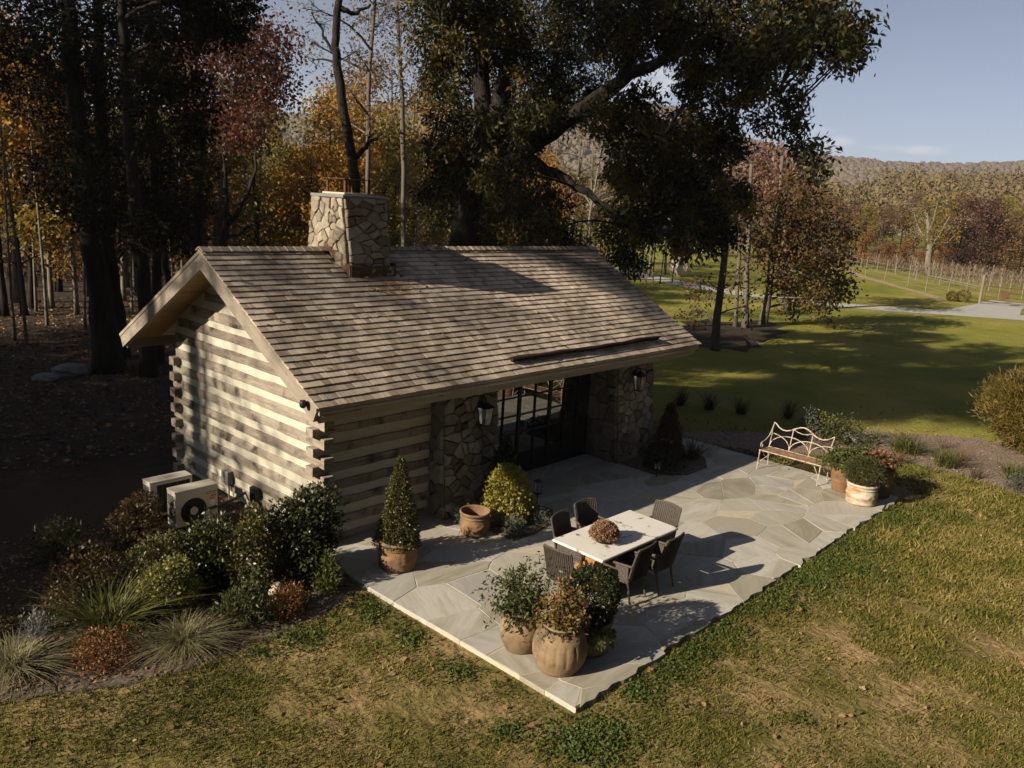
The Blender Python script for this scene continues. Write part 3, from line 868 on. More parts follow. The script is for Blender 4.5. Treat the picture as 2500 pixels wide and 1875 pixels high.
def text(body, size, m, parent, loc, rot, name='lettering', shear=0):
    cu = bpy.data.curves.new(name, 'FONT'); cu.body = body; cu.size = size; cu.extrude = .0008; cu.shear = shear
    cu.materials.append(m)
    tmp = bpy.data.objects.new('lettering_source', cu); COL.objects.link(tmp)
    me = bpy.data.meshes.new_from_object(tmp.evaluated_get(bpy.context.evaluated_depsgraph_get()))
    bpy.data.objects.remove(tmp); bpy.data.curves.remove(cu)
    return link(name, me, parent, loc, rot)
def heat_pump(x0, x1, y0, y1, zt, label, front):
    t = thing('heat_pump', label, 'heat pump', ((x0+x1)/2, (y0+y1)/2, GZ))
    w, d, h = x1-x0, y1-y0, zt-GZ
    MB().box(-w/2, w/2, -d/2, d/2, .10, h-.03, .012).obj('casing', M['ac'], t)
    MB().box(-w/2-.006, w/2+.006, -d/2-.006, d/2+.006, h-.029, h, .008).obj('top_panel', M['ac'], t)
    for sx_ in (-1, 1): MB().box(sx_*w*.33-.05, sx_*w*.33+.05, -d/2-.02, d/2+.02, 0, .099, .004).obj('foot', M['dark_plastic'], t)
    # louvred left end
    for i in range(16): MB().box(-w/2-.012, -w/2-.001, -d/2+.035, d/2-.035, h-.10-i*.028, h-.088-i*.028).obj('louvre', M['dark_plastic'], t)
    fx, fz, fr = -.06, .36, .235
    if front:
        b = MB(); n = 28
        v = [(fx+fr*math.cos(a*2*math.pi/n), -d/2-.002, fz+fr*math.sin(a*2*math.pi/n)) for a in range(n)]
        b.add(v, [tuple(range(n))]); b.obj('fan_opening', M['dark_plastic'], t)
        gr = MB()
        for r in (.06, .095, .13, .165, .2, .235):
            gr.tube([(fx+r*math.cos(a*2*math.pi/24), -d/2-.014, fz+r*math.sin(a*2*math.pi/24)) for a in range(25)], .0026, 4, False)
        for a in range(12):
            c_, s_2 = math.cos(a*math.pi/6+.2), math.sin(a*math.pi/6+.2)
            gr.tube([(fx+.05*c_, -d/2-.016, fz+.05*s_2), (fx+.24*c_, -d/2-.012, fz+.24*s_2)], .003, 4)
        gr.obj('fan_guard', M['dark_plastic'], t)
        n = 20
        b = MB().add([(fx+.072*math.cos(a*2*math.pi/n), -d/2-.020, fz+.072*math.sin(a*2*math.pi/n)) for a in range(n)]+[(fx+.072*math.cos(a*2*math.pi/n), -d/2-.004, fz+.072*math.sin(a*2*math.pi/n)) for a in range(n)],
                     [tuple(range(n))]+[(n+i, n+(i+1) % n, (i+1) % n, i) for i in range(n)])
        b.obj('fan_hub', M['ac'], t)
        fy = -d/2-.002; e = math.pi/2
        text('MITSUBISHI\nELECTRIC', .032, M['red_print'], t, (.222, fy, h-.135), (e, 0, 0))
        dm = MB()
        for k in range(3):
            a = math.pi/2+k*2*math.pi/3; r = .018
            cx, cz = .19+r*math.cos(a), h-.14+r*math.sin(a)
            dm.add([(cx+r*math.cos(a+q*math.pi/2)*(1 if q % 2 == 0 else .58), fy-.0005, cz+r*math.sin(a+q*math.pi/2)*(1 if q % 2 == 0 else .58)) for q in range(4)], [(0, 1, 2, 3)])
        dm.obj('emblem', M['red_print'], t)
        MB().add([(.235, fy, h-.27), (.335, fy, h-.27), (.372, fy, h-.19), (.272, fy, h-.19)], [(0, 1, 2, 3)]).obj('badge', M['orange_print'], t)
        text('H2i', .06, M['white_print'], t, (.258, fy-.001, h-.255), (e, 0, 0), shear=.3)
        n = 20
        MB().add([(.29+.048*math.cos(a*2*math.pi/n), fy, h-.335+.055*math.sin(a*2*math.pi/n)) for a in range(n)], [tuple(range(n))]).obj('round_sticker', M['white_print'], t)
    else:
        MB().box(-.26, .34, -d/2-.006, -d/2-.001, .16, h-.075).obj('coil_opening', M['dark_plastic'], t)
        for i in range(4): MB().box(-.17+i*.14, -.167+i*.14, -d/2-.012, -d/2-.007, .17, h-.08).obj('guard_bar', M['bluestone'], t)
    return t
heat_pump(-1.51, -.73, 2.10, 2.41, .70, 'front cream heat pump with red maker print, among dark shrubs by the gable wall', True)
heat_pump(-1.64, -.86, 2.80, 3.09, .70, 'rear cream heat pump with dark open coil, half hidden by the one in front', False)
t = thing('refrigerant_pipe', 'black insulated pipe running from the heat pump to the wall', 'pipe', (-.75, 2.08, .27))
MB().tube([(-.16, -.02, .0), (.2, .1, -.02), (.55, .3, -.05), (.74, .36, -.02)], .028, 8).obj('insulation', M['dark_plastic'], t)
# ------------------------------------------------------------------ table and chairs
t = thing('dining_table', 'marble-topped outdoor dining table on warm timber legs, set with six chairs', 'table', (3.10, -3.93, 0), math.radians(-1.5))
MB().box(-1.03, 1.03, -.51, .51, .685, .725, .008).obj('tabletop', M['marble'], t)
MB().box(-.80, .80, -.30, .30, .60, .684, .006).obj('apron', M['wood_warm'], t)
for sx_ in (-1, 1):
    MB().box(sx_*.62-.07, sx_*.62+.07, -.28, .28, .06, .599, .01).obj('leg', M['wood_warm'], t)
    MB().box(sx_*.62-.10, sx_*.62+.10, -.36, .36, .0, .059, .008).obj('foot', M['wood_warm'], t)
MB().box(-.55, .55, -.04, .04, .20, .29, .006).obj('stretcher', M['wood_warm'], t)

def chair_build(name_label):
    """faces +X; origin on the ground under the seat centre"""
    t = thing('wicker_chair', name_label, 'chair', (0, 0, 0), 0, 'wicker chairs around the marble table')
    # seat with a woven rim
    MB().box(-.24, .25, -.245, .245, .385, .435, .018).obj('seat', M['wicker'], t)
    # backrest: curved woven panel built of stakes on a backing
    H0, H1 = .40, .95
    nx, nz = 14, 7
    def bp(u, w, off):
        y = -.25+.5*u
        z = H0+(H1-H0)*w+.010*math.sin(math.pi*u)*w
        lean = .10*w+.035*w*w
        cv = .045*(1-(2*u-1)**2)
        return (-.235-lean-cv+off, y*(1+.04*w), z)
    v = []; f = []
    for side in (0, 1):
        for j in range(nz+1):
            for i in range(nx+1): v.append(bp(i/nx, j/nz, -.011 if side else .011))
    n1 = (nx+1)*(nz+1)
    for j in range(nz):
        for i in range(nx):
            a = j*(nx+1)+i
            f.append((a, a+1, a+nx+2, a+nx+1)); f.append((n1+a, n1+a+nx+1, n1+a+nx+2, n1+a+1))
    for i in range(nx):
        a = nz*(nx+1)+i; f.append((a, a+1, n1+a+1, n1+a)); f.append((n1+i, n1+i+1, i+1, i))
    for j in range(nz):
        a = j*(nx+1); f.append((a+nx+1, a, n1+a, n1+a+nx+1)); a += nx; f.append((a, a+nx+1, n1+a+nx+1, n1+a))
    back = MB().add(v, f).obj('backrest', M['wicker'], t)
    st = MB()
    for i in range(15):
        u = .03+.94*i/14
        for off in (-.016, .016): st.tube([bp(u, w/4, off) for w in range(5)], .0075, 4)
    st.obj('wicker_stakes', M['wicker'], back)
    rim = [bp(0, 0, 0), bp(0, .5, 0), bp(0, .97, 0), bp(.02, 1.008, 0)]+[bp(k/8, 1.012, 0) for k in range(1, 8)]+[bp(.98, 1.008, 0), bp(1, .97, 0), bp(1, .5, 0), bp(1, 0, 0)]
    MB().tube(rim, .017, 6).obj('rim', M['wicker'], back)
    for s in (-1, 1):
        MB().tube([(-.29, s*.262, .66), (-.12, s*.275, .655), (.12, s*.275, .64), (.225, s*.27, .61), (.245, s*.262, .55), (.235, s*.255, .42)], .021, 6).obj('arm', M['wicker'], t)
        MB().box(-.225, .215, s*.252-.008, s*.252+.008, .436, .632, .004).obj('side_panel', M['wicker'], t)
        MB().tube([(.215, s*.225, .39), (.222, s*.23, 0)], [.021, .015], 6).obj('leg', M['wicker'], t)
        MB().tube([(-.215, s*.22, .39), (-.25, s*.225, .2), (-.30, s*.23, 0)], [.021, .018, .015], 6).obj('leg', M['wicker'], t)
    MB().box(-.20, .21, -.215, .215, .33, .384, .01).obj('seat_apron', M['wicker'], t)
    return t
def dup(root, loc, rz, label):
    r = root.copy(); COL.objects.link(r); r.location = loc; r.rotation_euler = (0, 0, rz); r['label'] = label
    for chd in list(root.children):
        c = chd.copy(); COL.objects.link(c); c.parent = r
        for gcd in chd.children:
            d = gcd.copy(); COL.objects.link(d); d.parent = c
    return r
q = math.pi/2
c0 = chair_build('wicker armchair at the near end of the table, by the flower pots')
c0.location = (1.80, -4.02, 0); c0.rotation_euler = (0, 0, math.radians(2))
dup(c0, (4.02, -4.06, 0), math.pi+math.radians(-1), 'wicker chair alone at the far end of the table, pale back to the bench')
dup(c0, (2.58, -3.52, 0), -q+math.radians(8), 'wicker chair on the shady house side of the table, nearer the golden shrub')
dup(c0, (3.28, -3.43, 0), -q+math.radians(-7), 'wicker chair on the shady house side of the table, nearer the glass doors')
dup(c0, (2.58, -4.46, 0), q+math.radians(4), 'wicker chair on the lawn side of the table, closer to the ribbed jar')
dup(c0, (3.24, -4.55, 0), q+math.radians(3), 'wicker chair on the lawn side of the table, closer to the bench')

# ------------------------------------------------------------------ iron bench
t = thing('garden_bench', 'white peeling wrought iron garden bench with arched back and rusty seat', 'bench', (0, 0, 0))
L_, R_ = -2.82, -4.30
seat = MB()
for i in range(7):
    x = 10.50+i*.066
    seat.box(x-.014, x+.014, R_, L_, .468, .478)
seat.obj('seat_slats', M['bench_seat'], t)
fr = MB()
fr.tube([(10.47, L_+.02, .468), (10.47, R_-.02, .468)], .014, 5).tube([(10.94, L_+.02, .468), (10.94, R_-.02, .468)], .014, 5)
for y in (L_, -3.31, -3.8, R_): fr.tube([(10.47, y, .462), (10.94, y, .462)], .010, 5)
fr.obj('seat_frame', M['bench'], t)
def bk(y, z): return (10.95+.22*(z-.47), y, z)
top = [(-2.82, 1.06), (-2.88, 1.03), (-2.96, .965), (-3.06, .925), (-3.16, .925), (-3.26, .96), (-3.36, 1.02), (-3.46, 1.07), (-3.56, 1.09), (-3.66, 1.07), (-3.76, 1.02), (-3.86, .96), (-3.96, .925), (-4.06, .92), (-4.16, .95), (-4.24, 1.0), (-4.30, 1.05)]
b = MB().tube([bk(*p) for p in top], .015, 6)
b.obj('top_rail', M['bench'], t)
MB().tube([bk(-3.32, 1.0), bk(-3.43, .955), bk(-3.56, .935), bk(-3.69, .955), bk(-3.80, 1.0)], .011, 5).obj('middle_rail', M['bench'], t)
for (y, z) in ((-2.82, 1.05), (-3.32, 1.0), (-3.80, 1.0), (-4.30, 1.04)):
    MB().tube([bk(y, .47), bk(y, z)], .012, 5).obj('upright', M['bench'], t)
def arch(y0, y1, z0, z1, a0, a1):
    yc = (y0+y1)/2; ry = abs(y1-y0)/2
    return [bk(yc+ry*math.cos(math.pi*(a0+(a1-a0)*i/12)), z0+(z1-z0)*math.sin(math.pi*(a0+(a1-a0)*i/12))) for i in range(13)]
for pth in (arch(-2.32, -3.31, .50, .80, .5, 1), arch(-2.82, -3.80, .50, .80, 0, 1), arch(-3.32, -4.30, .50, .80, 0, 1), arch(-3.80, -4.80, .50, .80, 0, .5)):
    MB().tube(pth, .011, 5).obj('arch', M['bench'], t)
for y in (L_, R_):
    MB().tube([(10.47, y, .47), (10.44, y, .24), (10.42, y, 0)], [.014, .013, .012], 5).obj('leg', M['bench'], t)
    MB().tube([(10.94, y, .47), (10.97, y, .24), (11.0, y, 0)], [.014, .013, .012], 5).obj('leg', M['bench'], t)
    sp = [bk(y, 1.03), (11.0, y, .90), (10.88, y, .76), (10.70, y, .68), (10.56, y, .66)]
    for k in range(14):
        a = math.pi/2+k*.42; r = .085*(1-k/20)
        sp.append((10.545+r*math.cos(a), y, .575+r*math.sin(a)))
    MB().tube(sp, .011, 5).obj('scroll_arm', M['bench'], t)
    MB().tube([(10.95, y, .16), (10.75, y, .28), (10.60, y, .42), (10.50, y, .46)], .008, 5).obj('leg_brace', M['bench'], t)
    s = 1 if y == R_ else -1
    MB().tube([(10.48, y, .02+.14), (10.55, y+s*.12, .30), (10.66, y+s*.26, .45)], .008, 5).obj('corner_brace', M['bench'], t)

# ------------------------------------------------------------------ pots
def pot(name, label, loc, prof, m, disp=None, n=48, soil=None, rz=0.0):
    t = thing(name, label, 'pot', loc, rz)
    # outside up, over the lip, inside down
    MB().lathe(prof, n, disp).obj('body', m, t, smooth=True)
    if soil:
        r, z = soil
        MB().lathe([(.001, z-.02), (r, z-.02), (r, z), (r*.6, z+.012), (.001, z+.02)], 20).obj('soil', M['soil'], t)
    return t
def swag(R0, z0, z1, amp, k=5):
    """festoons and masks in relief between heights z0 and z1"""
    def d(a, z, i):
        if z < z0 or z > z1 or i > 20: return 0
        w = math.sin(math.pi*(z-z0)/(z1-z0))
        ph = (a*k/(2*math.pi)) % 1.0
        zc = z0+(z1-z0)*(.78-.55*math.sin(math.pi*ph))
        e = amp*math.exp(-((z-zc)/(.16*(z1-z0)))**2)
        e += amp*1.2*math.exp(-((ph-.5)/.10)**2)*(.6+.4*math.sin(z*90))
        e += amp*.5*math.sin(a*k*4+z*40)*math.exp(-((z-zc)/(.3*(z1-z0)))**2)
        return e*w
    return d
def belly(R, H, lip=.03, foot=.82, th=.035):
    """carved low pot: outside profile with rim mouldings"""
    p = [(R*foot, 0), (R*(foot+.08), .02*H), (R*(foot+.13), .08*H)]
    for k in range(14):
        z = .12+.56*k/13
        p.append((R*(.93+.03*math.sin(math.pi*(z-.05)/.75)), z*H))
    p += [(R*.92, .72*H), (R*.98, .74*H), (R*.98, .775*H), (R*.93, .79*H), (R*.93, .84*H), (R*.97, .87*H), (R*1.03, .90*H), (R*1.04, .95*H), (R*1.0, 1.0*H), (R*.93, .99*H), (R*.88, .93*H), (R*.85, .6*H), (R*.80, .15*H)]
    return p
pot('terracotta_pot', 'carved terracotta pot holding the tall clipped cone by the log wall', (.56, -1.42, 0), belly(.325, .50), M['terra'], swag(.3, .1, .34, .018), soil=(.28, .43))
pot('terracotta_pot', 'empty carved terracotta pot in front of the golden shrub', (2.48, -1.25, 0), belly(.275, .44), M['terra'], swag(.26, .08, .30, .016), soil=(.235, .14), rz=.9)
def jar(R, H, neck, n=20):
    p = []
    for k in range(n+1):
        z = k/n
        r = R*(.52+.48*math.sin(math.pi*min(1, (z*.98+.13)/1.18))**.8) if z < .82 else None
        if r is None:
            q_ = min(1.0, (z-.82)/.18)
            r = R*(neck+(.80-neck)*(1-q_)**1.5)
        p.append((r, z*H))
    p += [(R*(neck+.10), H*1.005), (R*(neck+.13), H*1.03), (R*(neck+.10), H*1.055), (R*(neck+.02), H*1.05), (R*(neck-.04), H*.98), (R*.70, H*.7), (R*.5, H*.1)]
    return p
def ribs(a, z, i):
    if i > 20 or z < .16 or z > .46: return 0
    return -.014*(max(0, math.cos(a*17)))**4
pot('ribbed_jar', 'large round ribbed earthen jar at the front corner of the patio', (.30, -5.08, 0), jar(.365, .62, .60), M['terra_pale'], ribs, n=102, soil=(.24, .60))
pot('earthen_pot', 'earthen pot half hidden behind the ribbed jar, spilling green sprays', (.28, -4.42, 0), jar(.30, .56, .74), M['terra_pale'], None, soil=(.22, .54))
pot('earthen_pot', 'shaded earthen pot right of the ribbed jar, holding the dark round bush', (.98, -5.02, 0), belly(.33, .46), M['terra_pale'], swag(.3, .1, .3, .012), soil=(.28, .40))
tall = [(.20, 0), (.21, .02), (.235, .22), (.25, .24), (.255, .26), (.25, .28), (.262, .30), (.30, .60), (.32, .62), (.33, .66), (.325, .68), (.295, .68), (.28, .62), (.22, .2)]
pot('terracotta_pot', 'tall tapering terracotta pot with a stained band next to the bench', (10.62, -4.78, 0), tall, M['terra'], None, soil=(.27, .64), rz=.4)
pot('limewashed_pot', 'low carved pot with white limewash at the right front corner of the patio', (10.15, -5.38, 0), belly(.325, .47), M['terra_white'], swag(.3, .1, .34, .016, 6), soil=(.28, .42))
pot('terracotta_pot', 'terracotta pot behind the limewashed one, holding red and white flowers', (10.98, -5.40, 0), belly(.33, .62), M['terra'], None, soil=(.28, .56))
t = thing('planter_bowl', 'dark round bowl on the marble table holding a tan flower dome', 'bowl', (2.66, -3.98, .726))
MB().lathe([(.11, 0), (.135, .01), (.15, .06), (.155, .14), (.15, .15), (.14, .145), (.13, .06)], 28).obj('body', M['dark_plastic'], t, smooth=True)
MB().lathe([(.001, .09), (.136, .09), (.136, .12), (.001, .13)], 16).obj('soil', M['soil'], t)

# path lights ----------------------------------------------------------
def path_light(x, y, h, label):
    t = thing('path_light', label, 'path light', (x, y, 0.0))
    MB().tube([(0, 0, 0), (0, 0, h*.55)], .013, 6).obj('stake', M['black_metal'], t)
    b = MB()
    for sx_ in (-1, 1):
        for sy_ in (-1, 1): b.tube([(sx_*.05, sy_*.05, h*.55), (sx_*.05, sy_*.05, h*.93)], .006, 4)
    b.box(-.062, .062, -.062, .062, h*.53, h*.56).box(-.075, .075, -.075, .075, h*.93, h*.95)
    b.add([(-.07, -.07, h*.95), (.07, -.07, h*.95), (.07, .07, h*.95), (-.07, .07, h*.95), (-.01, -.01, h*1.03), (.01, -.01, h*1.03), (.01, .01, h*1.03), (-.01, .01, h*1.03)], CUBE_F)
    b.obj('lamp_head', M['black_metal'], t)
    MB().box(-.043, .043, -.043, .043, h*.57, h*.92).obj('pane', M['lantern_glass'], t)
path_light(4.25, -1.2, .62, 'black path light standing beside the golden shrub')
path_light(7.90, -1.62, .36, 'low black path light with pale panes at the foot of the far pier')

# ------------------------------------------------------------------ boulder, fence, gate, vineyard
def rock(name, label, cat, loc, r, seed, m, sz=(1, 1, 1)):
    rg = np.random.default_rng(seed)
    bm_v = []; n, k = 12, 8
    off = rg.normal(size=(k+1, n))*.10
    for i in range(k+1):
        th = math.pi*i/k
        for j in range(n):
            a = 2*math.pi*j/n
            rr = r*(1+off[i, j]*math.sin(th)+.12*math.sin(2*a+seed))
            bm_v.append((rr*sz[0]*math.sin(th)*math.cos(a), rr*sz[1]*math.sin(th)*math.sin(a), r*sz[2]*(math.cos(th))+r*sz[2]*.75))
    f = []
    for i in range(k):
        for j in range(n): f.append((i*n+j, i*n+n+j, i*n+n+(j+1) % n, i*n+(j+1) % n))
    o = MB().add(bm_v, f).obj(name, m, None, loc)
    return tag(o, label, cat)
rock('boulder', 'large pale pointed boulder standing on the lawn by the far road', 'boulder', (58.5, 29.2, GZ), 1.0, 4, M['boulder'], (.95, .8, 1.15))
rock('garden_rock', 'grey rock half buried in the bed behind the bench', 'rock', (15.3, -3.3, GZ-.15), .32, 6, M['bluestone'], (1.3, 1, .8))
rock('garden_rock', 'cream capped stone among the shrubs near the cabin corner', 'rock', (-1.42, -1.02, GZ+.02), .11, 8, M['boulder'], (1, 1, 1.3))
rock('woodland_rock', 'grey rock beside the foot of the big leaning trunk', 'rock', (1.4, 15.4, GZ-.1), .42, 41, M['bluestone'], (1.3, 1, .6))
rock('woodland_rock', 'small grey rock farther left of the big leaning trunk', 'rock', (.5, 15.0, GZ-.1), .3, 42, M['bluestone'], (1.3, 1, .6))

def post(name, label, loc, h, r, group=None, lean=(0, 0)):
    o = MB().tube([(0, 0, 0), (lean[0], lean[1], h)], [r, r*.85], 7).obj(name, M['post'], None, loc)
    return tag(o, label, 'fence post', group)
fence = [(66.9, 6.4), (70.5, 9.4), (74.0, 12.2), (77.6, 14.9), (82.5, 18.8), (88.0, 22.8), (94.0, 27.0), (101.0, 31.5), (108.5, 36.5), (117, 42)]
for i, (x, y) in enumerate(fence):
    if i == 0: continue
    post('fence_post', 'weathered wooden post of the vineyard fence along the sandy strip', (x, y, GZ), 2.15, .055, 'vineyard fence posts', (RNG.normal()*.05, RNG.normal()*.05))
wi = MB()
for z in (.35, .8, 1.25, 1.7): wi.tube([(x, y, GZ+z) for x, y in fence], .012, 3)
tag(wi.obj('fence_wire', M['bluestone']), 'thin wires strung between the vineyard fence posts', 'fence wire')
t = thing('gate_post', 'stout wooden gate post at the left of the field gate', 'gate post', (67.0, 6.0, GZ))
MB().tube([(0, 0, 0), (0, 0, 2.3)], [.11, .10], 9).obj('shaft', M['post'], t)
MB().tube([(0, 0, 2.3), (0, 0, 2.36)], [.115, .07], 9).obj('cap', M['post'], t)
t = thing('field_gate', 'wide rusty tube gate with a round plaque across the gravel drive', 'gate', (67.05, 5.7, GZ))
g_ = MB(); dx, dy = .35, -2.75
g_.tube([(0, 0, .25), (dx, dy, .25), (dx, dy, 1.45), (0, 0, 1.45), (0, 0, .25)], .035, 5, False)
for z in (.65, 1.05): g_.tube([(0, 0, z), (dx, dy, z)], .025, 5)
g_.obj('gate_frame', M['rust'], t)
n = 16
v = [(.5*dx-.05+s_*.0, .5*dy+.32*math.cos(a*2*math.pi/n), .9+.32*math.sin(a*2*math.pi/n)) for s_ in (0, ) for a in range(n)]
v2 = [(p[0]+.04, p[1], p[2]) for p in v]
MB().add(v+v2, [tuple(range(n)), tuple(range(2*n-1, n-1, -1))]+[(i, n+i, n+(i+1) % n, (i+1) % n) for i in range(n)]).obj('plaque', M['rust'], t)
post('gate_post', 'stout wooden gate post at the picture edge, right of the field gate', (67.5, 2.75, GZ), 2.2, .11)
t = thing('fence_rail', 'pale horizontal rail brace between the gate post and the first fence posts', 'fence rail', (67.0, 6.2, GZ))
MB().tube([(0, 0, 1.35), (3.5, 3.1, 1.45), (7.0, 6.0, 1.5)], .045, 5).obj('rail', M['post'], t)
# ------------------------------------------------------------------ vegetation helpers
def gpt(px, py, z=GZ):
    v = CF + CR*(px-1250)/FPX - CU*(py-937.5)/FPX
    return CAM+v*((z-CAM[2])/v[2])
def unit(a): return a/(np.linalg.norm(a, axis=1)[:, None]+1e-9)
def leaf_arrays(C, D, L, Wd, rng):
    n = len(C)
    D = unit(D)
    S = unit(np.cross(D, rng.normal(size=(n, 3))))
    k = rng.uniform(.65, 1.35, n)[:, None]
    a = C; b = C+D*L*k*.45+S*Wd*k*.5; c = C+D*L*k; d = C+D*L*k*.45-S*Wd*k*.5
    V = np.stack([a, b, c, d], 1).reshape(-1, 3)
    return V, np.arange(4*n).reshape(n, 4)
class Cloud:
    def __init__(s): s.V = []; s.F = []; s.R = []; s.n = 0
    def add(s, V, F, R):
        s.V.append(V); s.F.append(F+s.n); s.R.append(R); s.n += len(V)
    def mesh(s, name, m):
        return npmesh(name, np.concatenate(s.V), np.concatenate(s.F), m, np.concatenate(s.R))
def clusters(cl, P, out, k, spread, L, Wd, rng, droop=.3, outw=.6, tone=.28):
    """k leaves round each point of P"""
    n = len(P)
    C = np.repeat(P, k, 0)+rng.normal(size=(n*k, 3))*spread*.5
    D = rng.normal(size=(n*k, 3))+np.repeat(out, k, 0)*outw+np.array([0, 0, -droop*1.6])
    V, F = leaf_arrays(C, D, L, Wd, rng)
    R = np.clip(np.repeat(rng.normal(.5, tone, n), k)+rng.normal(0, .13, n*k), 0, 1)
    cl.add(V, F, R)
LM = {
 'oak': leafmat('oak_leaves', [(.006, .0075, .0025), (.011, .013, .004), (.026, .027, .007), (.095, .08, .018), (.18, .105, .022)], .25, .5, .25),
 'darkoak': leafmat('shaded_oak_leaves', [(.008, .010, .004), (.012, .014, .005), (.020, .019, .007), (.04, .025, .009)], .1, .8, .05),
 'red': leafmat('red_maple_leaves', [(.055, .016, .010), (.10, .026, .014), (.085, .042, .024), (.14, .04, .018)], .3),
 'orange': leafmat('orange_leaves', [(.15, .115, .02), (.29, .165, .022), (.41, .21, .03), (.32, .11, .02)], .5),
 'olive': leafmat('olive_yellow_leaves', [(.09, .09, .02), (.17, .15, .03), (.27, .21, .038), (.28, .165, .03)], .5),
 'tan': leafmat('sparse_tan_leaves', [(.12, .085, .035), (.19, .14, .06), (.25, .19, .09)], .35),
 'brown': leafmat('russet_brown_leaves', [(.055, .032, .016), (.10, .055, .026), (.14, .075, .035), (.09, .07, .024)], .3),
 'maroon': leafmat('maroon_leaves', [(.045, .02, .016), (.075, .035, .025), (.10, .05, .035), (.075, .055, .024)], .3),
 'pink': leafmat('pinkish_oak_leaves', [(.10, .055, .038), (.17, .085, .058), (.23, .12, .085)], .3),
 'mixed': leafmat('turning_oak_leaves', [(.035, .037, .012), (.065, .052, .016), (.12, .055, .02), (.15, .08, .022)], .3),
 'box': leafmat('clipped_evergreen_leaves', [(.028, .034, .010), (.055, .055, .016), (.085, .078, .022), (.12, .085, .03)], .2, .4, .4),
 'holly': leafmat('glossy_dark_leaves', [(.010, .016, .005), (.020, .029, .008), (.04, .048, .013), (.075, .078, .022)], .1, .42, .35),
 'gold': leafmat('golden_leaves', [(.12, .11, .020), (.22, .20, .04), (.31, .27, .06), (.26, .16, .045)], .3),
 'vari': leafmat('variegated_leaves', [(.07, .08, .02), (.15, .15, .04), (.26, .24, .08)], .3),
 'grey': leafmat('grey_green_leaves', [(.05, .058, .04), (.085, .095, .07), (.13, .14, .11)], .2),
 'silver': leafmat('silver_leaves', [(.10, .10, .105), (.17, .17, .18), (.25, .25, .26)], .2),
 'rust': leafmat('rusty_leaves', [(.10, .035, .012), (.17, .07, .022), (.24, .12, .04), (.12, .08, .03)], .3),
 'bronze': leafmat('bronze_leaves', [(.04, .026, .012), (.075, .05, .02), (.11, .075, .028)], .25),
 'herb': leafmat('herb_leaves', [(.025, .03, .012), (.05, .06, .02), (.09, .10, .03), (.05, .03, .03)], .3),
 'strap': leafmat('strap_leaves', [(.035, .045, .012), (.07, .085, .02), (.13, .13, .035), (.19, .15, .05)], .3),
 'palegrass': leafmat('pale_grass_blades', [(.10, .105, .045), (.19, .18, .09), (.29, .26, .155), (.22, .165, .08)], .3),
 'flower': leafmat('mixed_flowers', [(.05, .06, .016), (.11, .10, .028), (.19, .15, .045), (.24, .16, .05), (.18, .07, .03), (.20, .035, .025)], .3),
 'flower2': leafmat('red_and_white_flowers', [(.05, .06, .018), (.09, .085, .026), (.15, .12, .045), (.20, .05, .03), (.26, .09, .06), (.42, .36, .30)], .3),
 'mum': leafmat('tan_chrysanthemum', [(.10, .055, .035), (.22, .125, .075), (.32, .20, .12), (.25, .13, .09)], .25),
 'juniper': leafmat('golden_juniper_sprays', [(.055, .045, .011), (.105, .082, .018), (.16, .115, .025), (.19, .12, .03)], .25),
 'heath': leafmat('fine_green_shoots', [(.03, .036, .012), (.055, .06, .018), (.085, .088, .028)], .25),
 'fern': leafmat('fresh_green_leaves', [(.045, .055, .014), (.08, .095, .024), (.13, .14, .04)], .3),
 'grass': leafmat('turf_blades', [(.030, .040, .008), (.068, .078, .013), (.14, .13, .027), (.25, .205, .065), (.36, .27, .13)], .2, .7, .1),
 'clover': leafmat('clover_leaves', [(.036, .056, .012), (.066, .094, .02), (.10, .125, .03)], .25, .6, .2),
 'litter': leafmat('fallen_leaves', [(.09, .045, .02), (.17, .09, .04), (.27, .16, .085), (.36, .26, .17)], .15),
 'vine': leafmat('bare_vine_canes', [(.10, .07, .05), (.16, .115, .085), (.21, .155, .115)], .2),
 'hill': leafmat('hillside_canopy', [(.09, .077, .066), (.108, .09, .074), (.12, .097, .076), (.122, .104, .076), (.10, .083, .072)], 0, .9, .05),
 'wood': leafmat('valley_wood_canopy', [(.09, .076, .05), (.125, .102, .06), (.165, .13, .064), (.14, .10, .066), (.105, .088, .06)], .2, .8, .1),
}
def bez(a, b, c, n):
    t = np.linspace(0, 1, n)[:, None]
    return (1-t)**2*np.array(a)+2*t*(1-t)*np.array(b)+t*t*np.array(c)
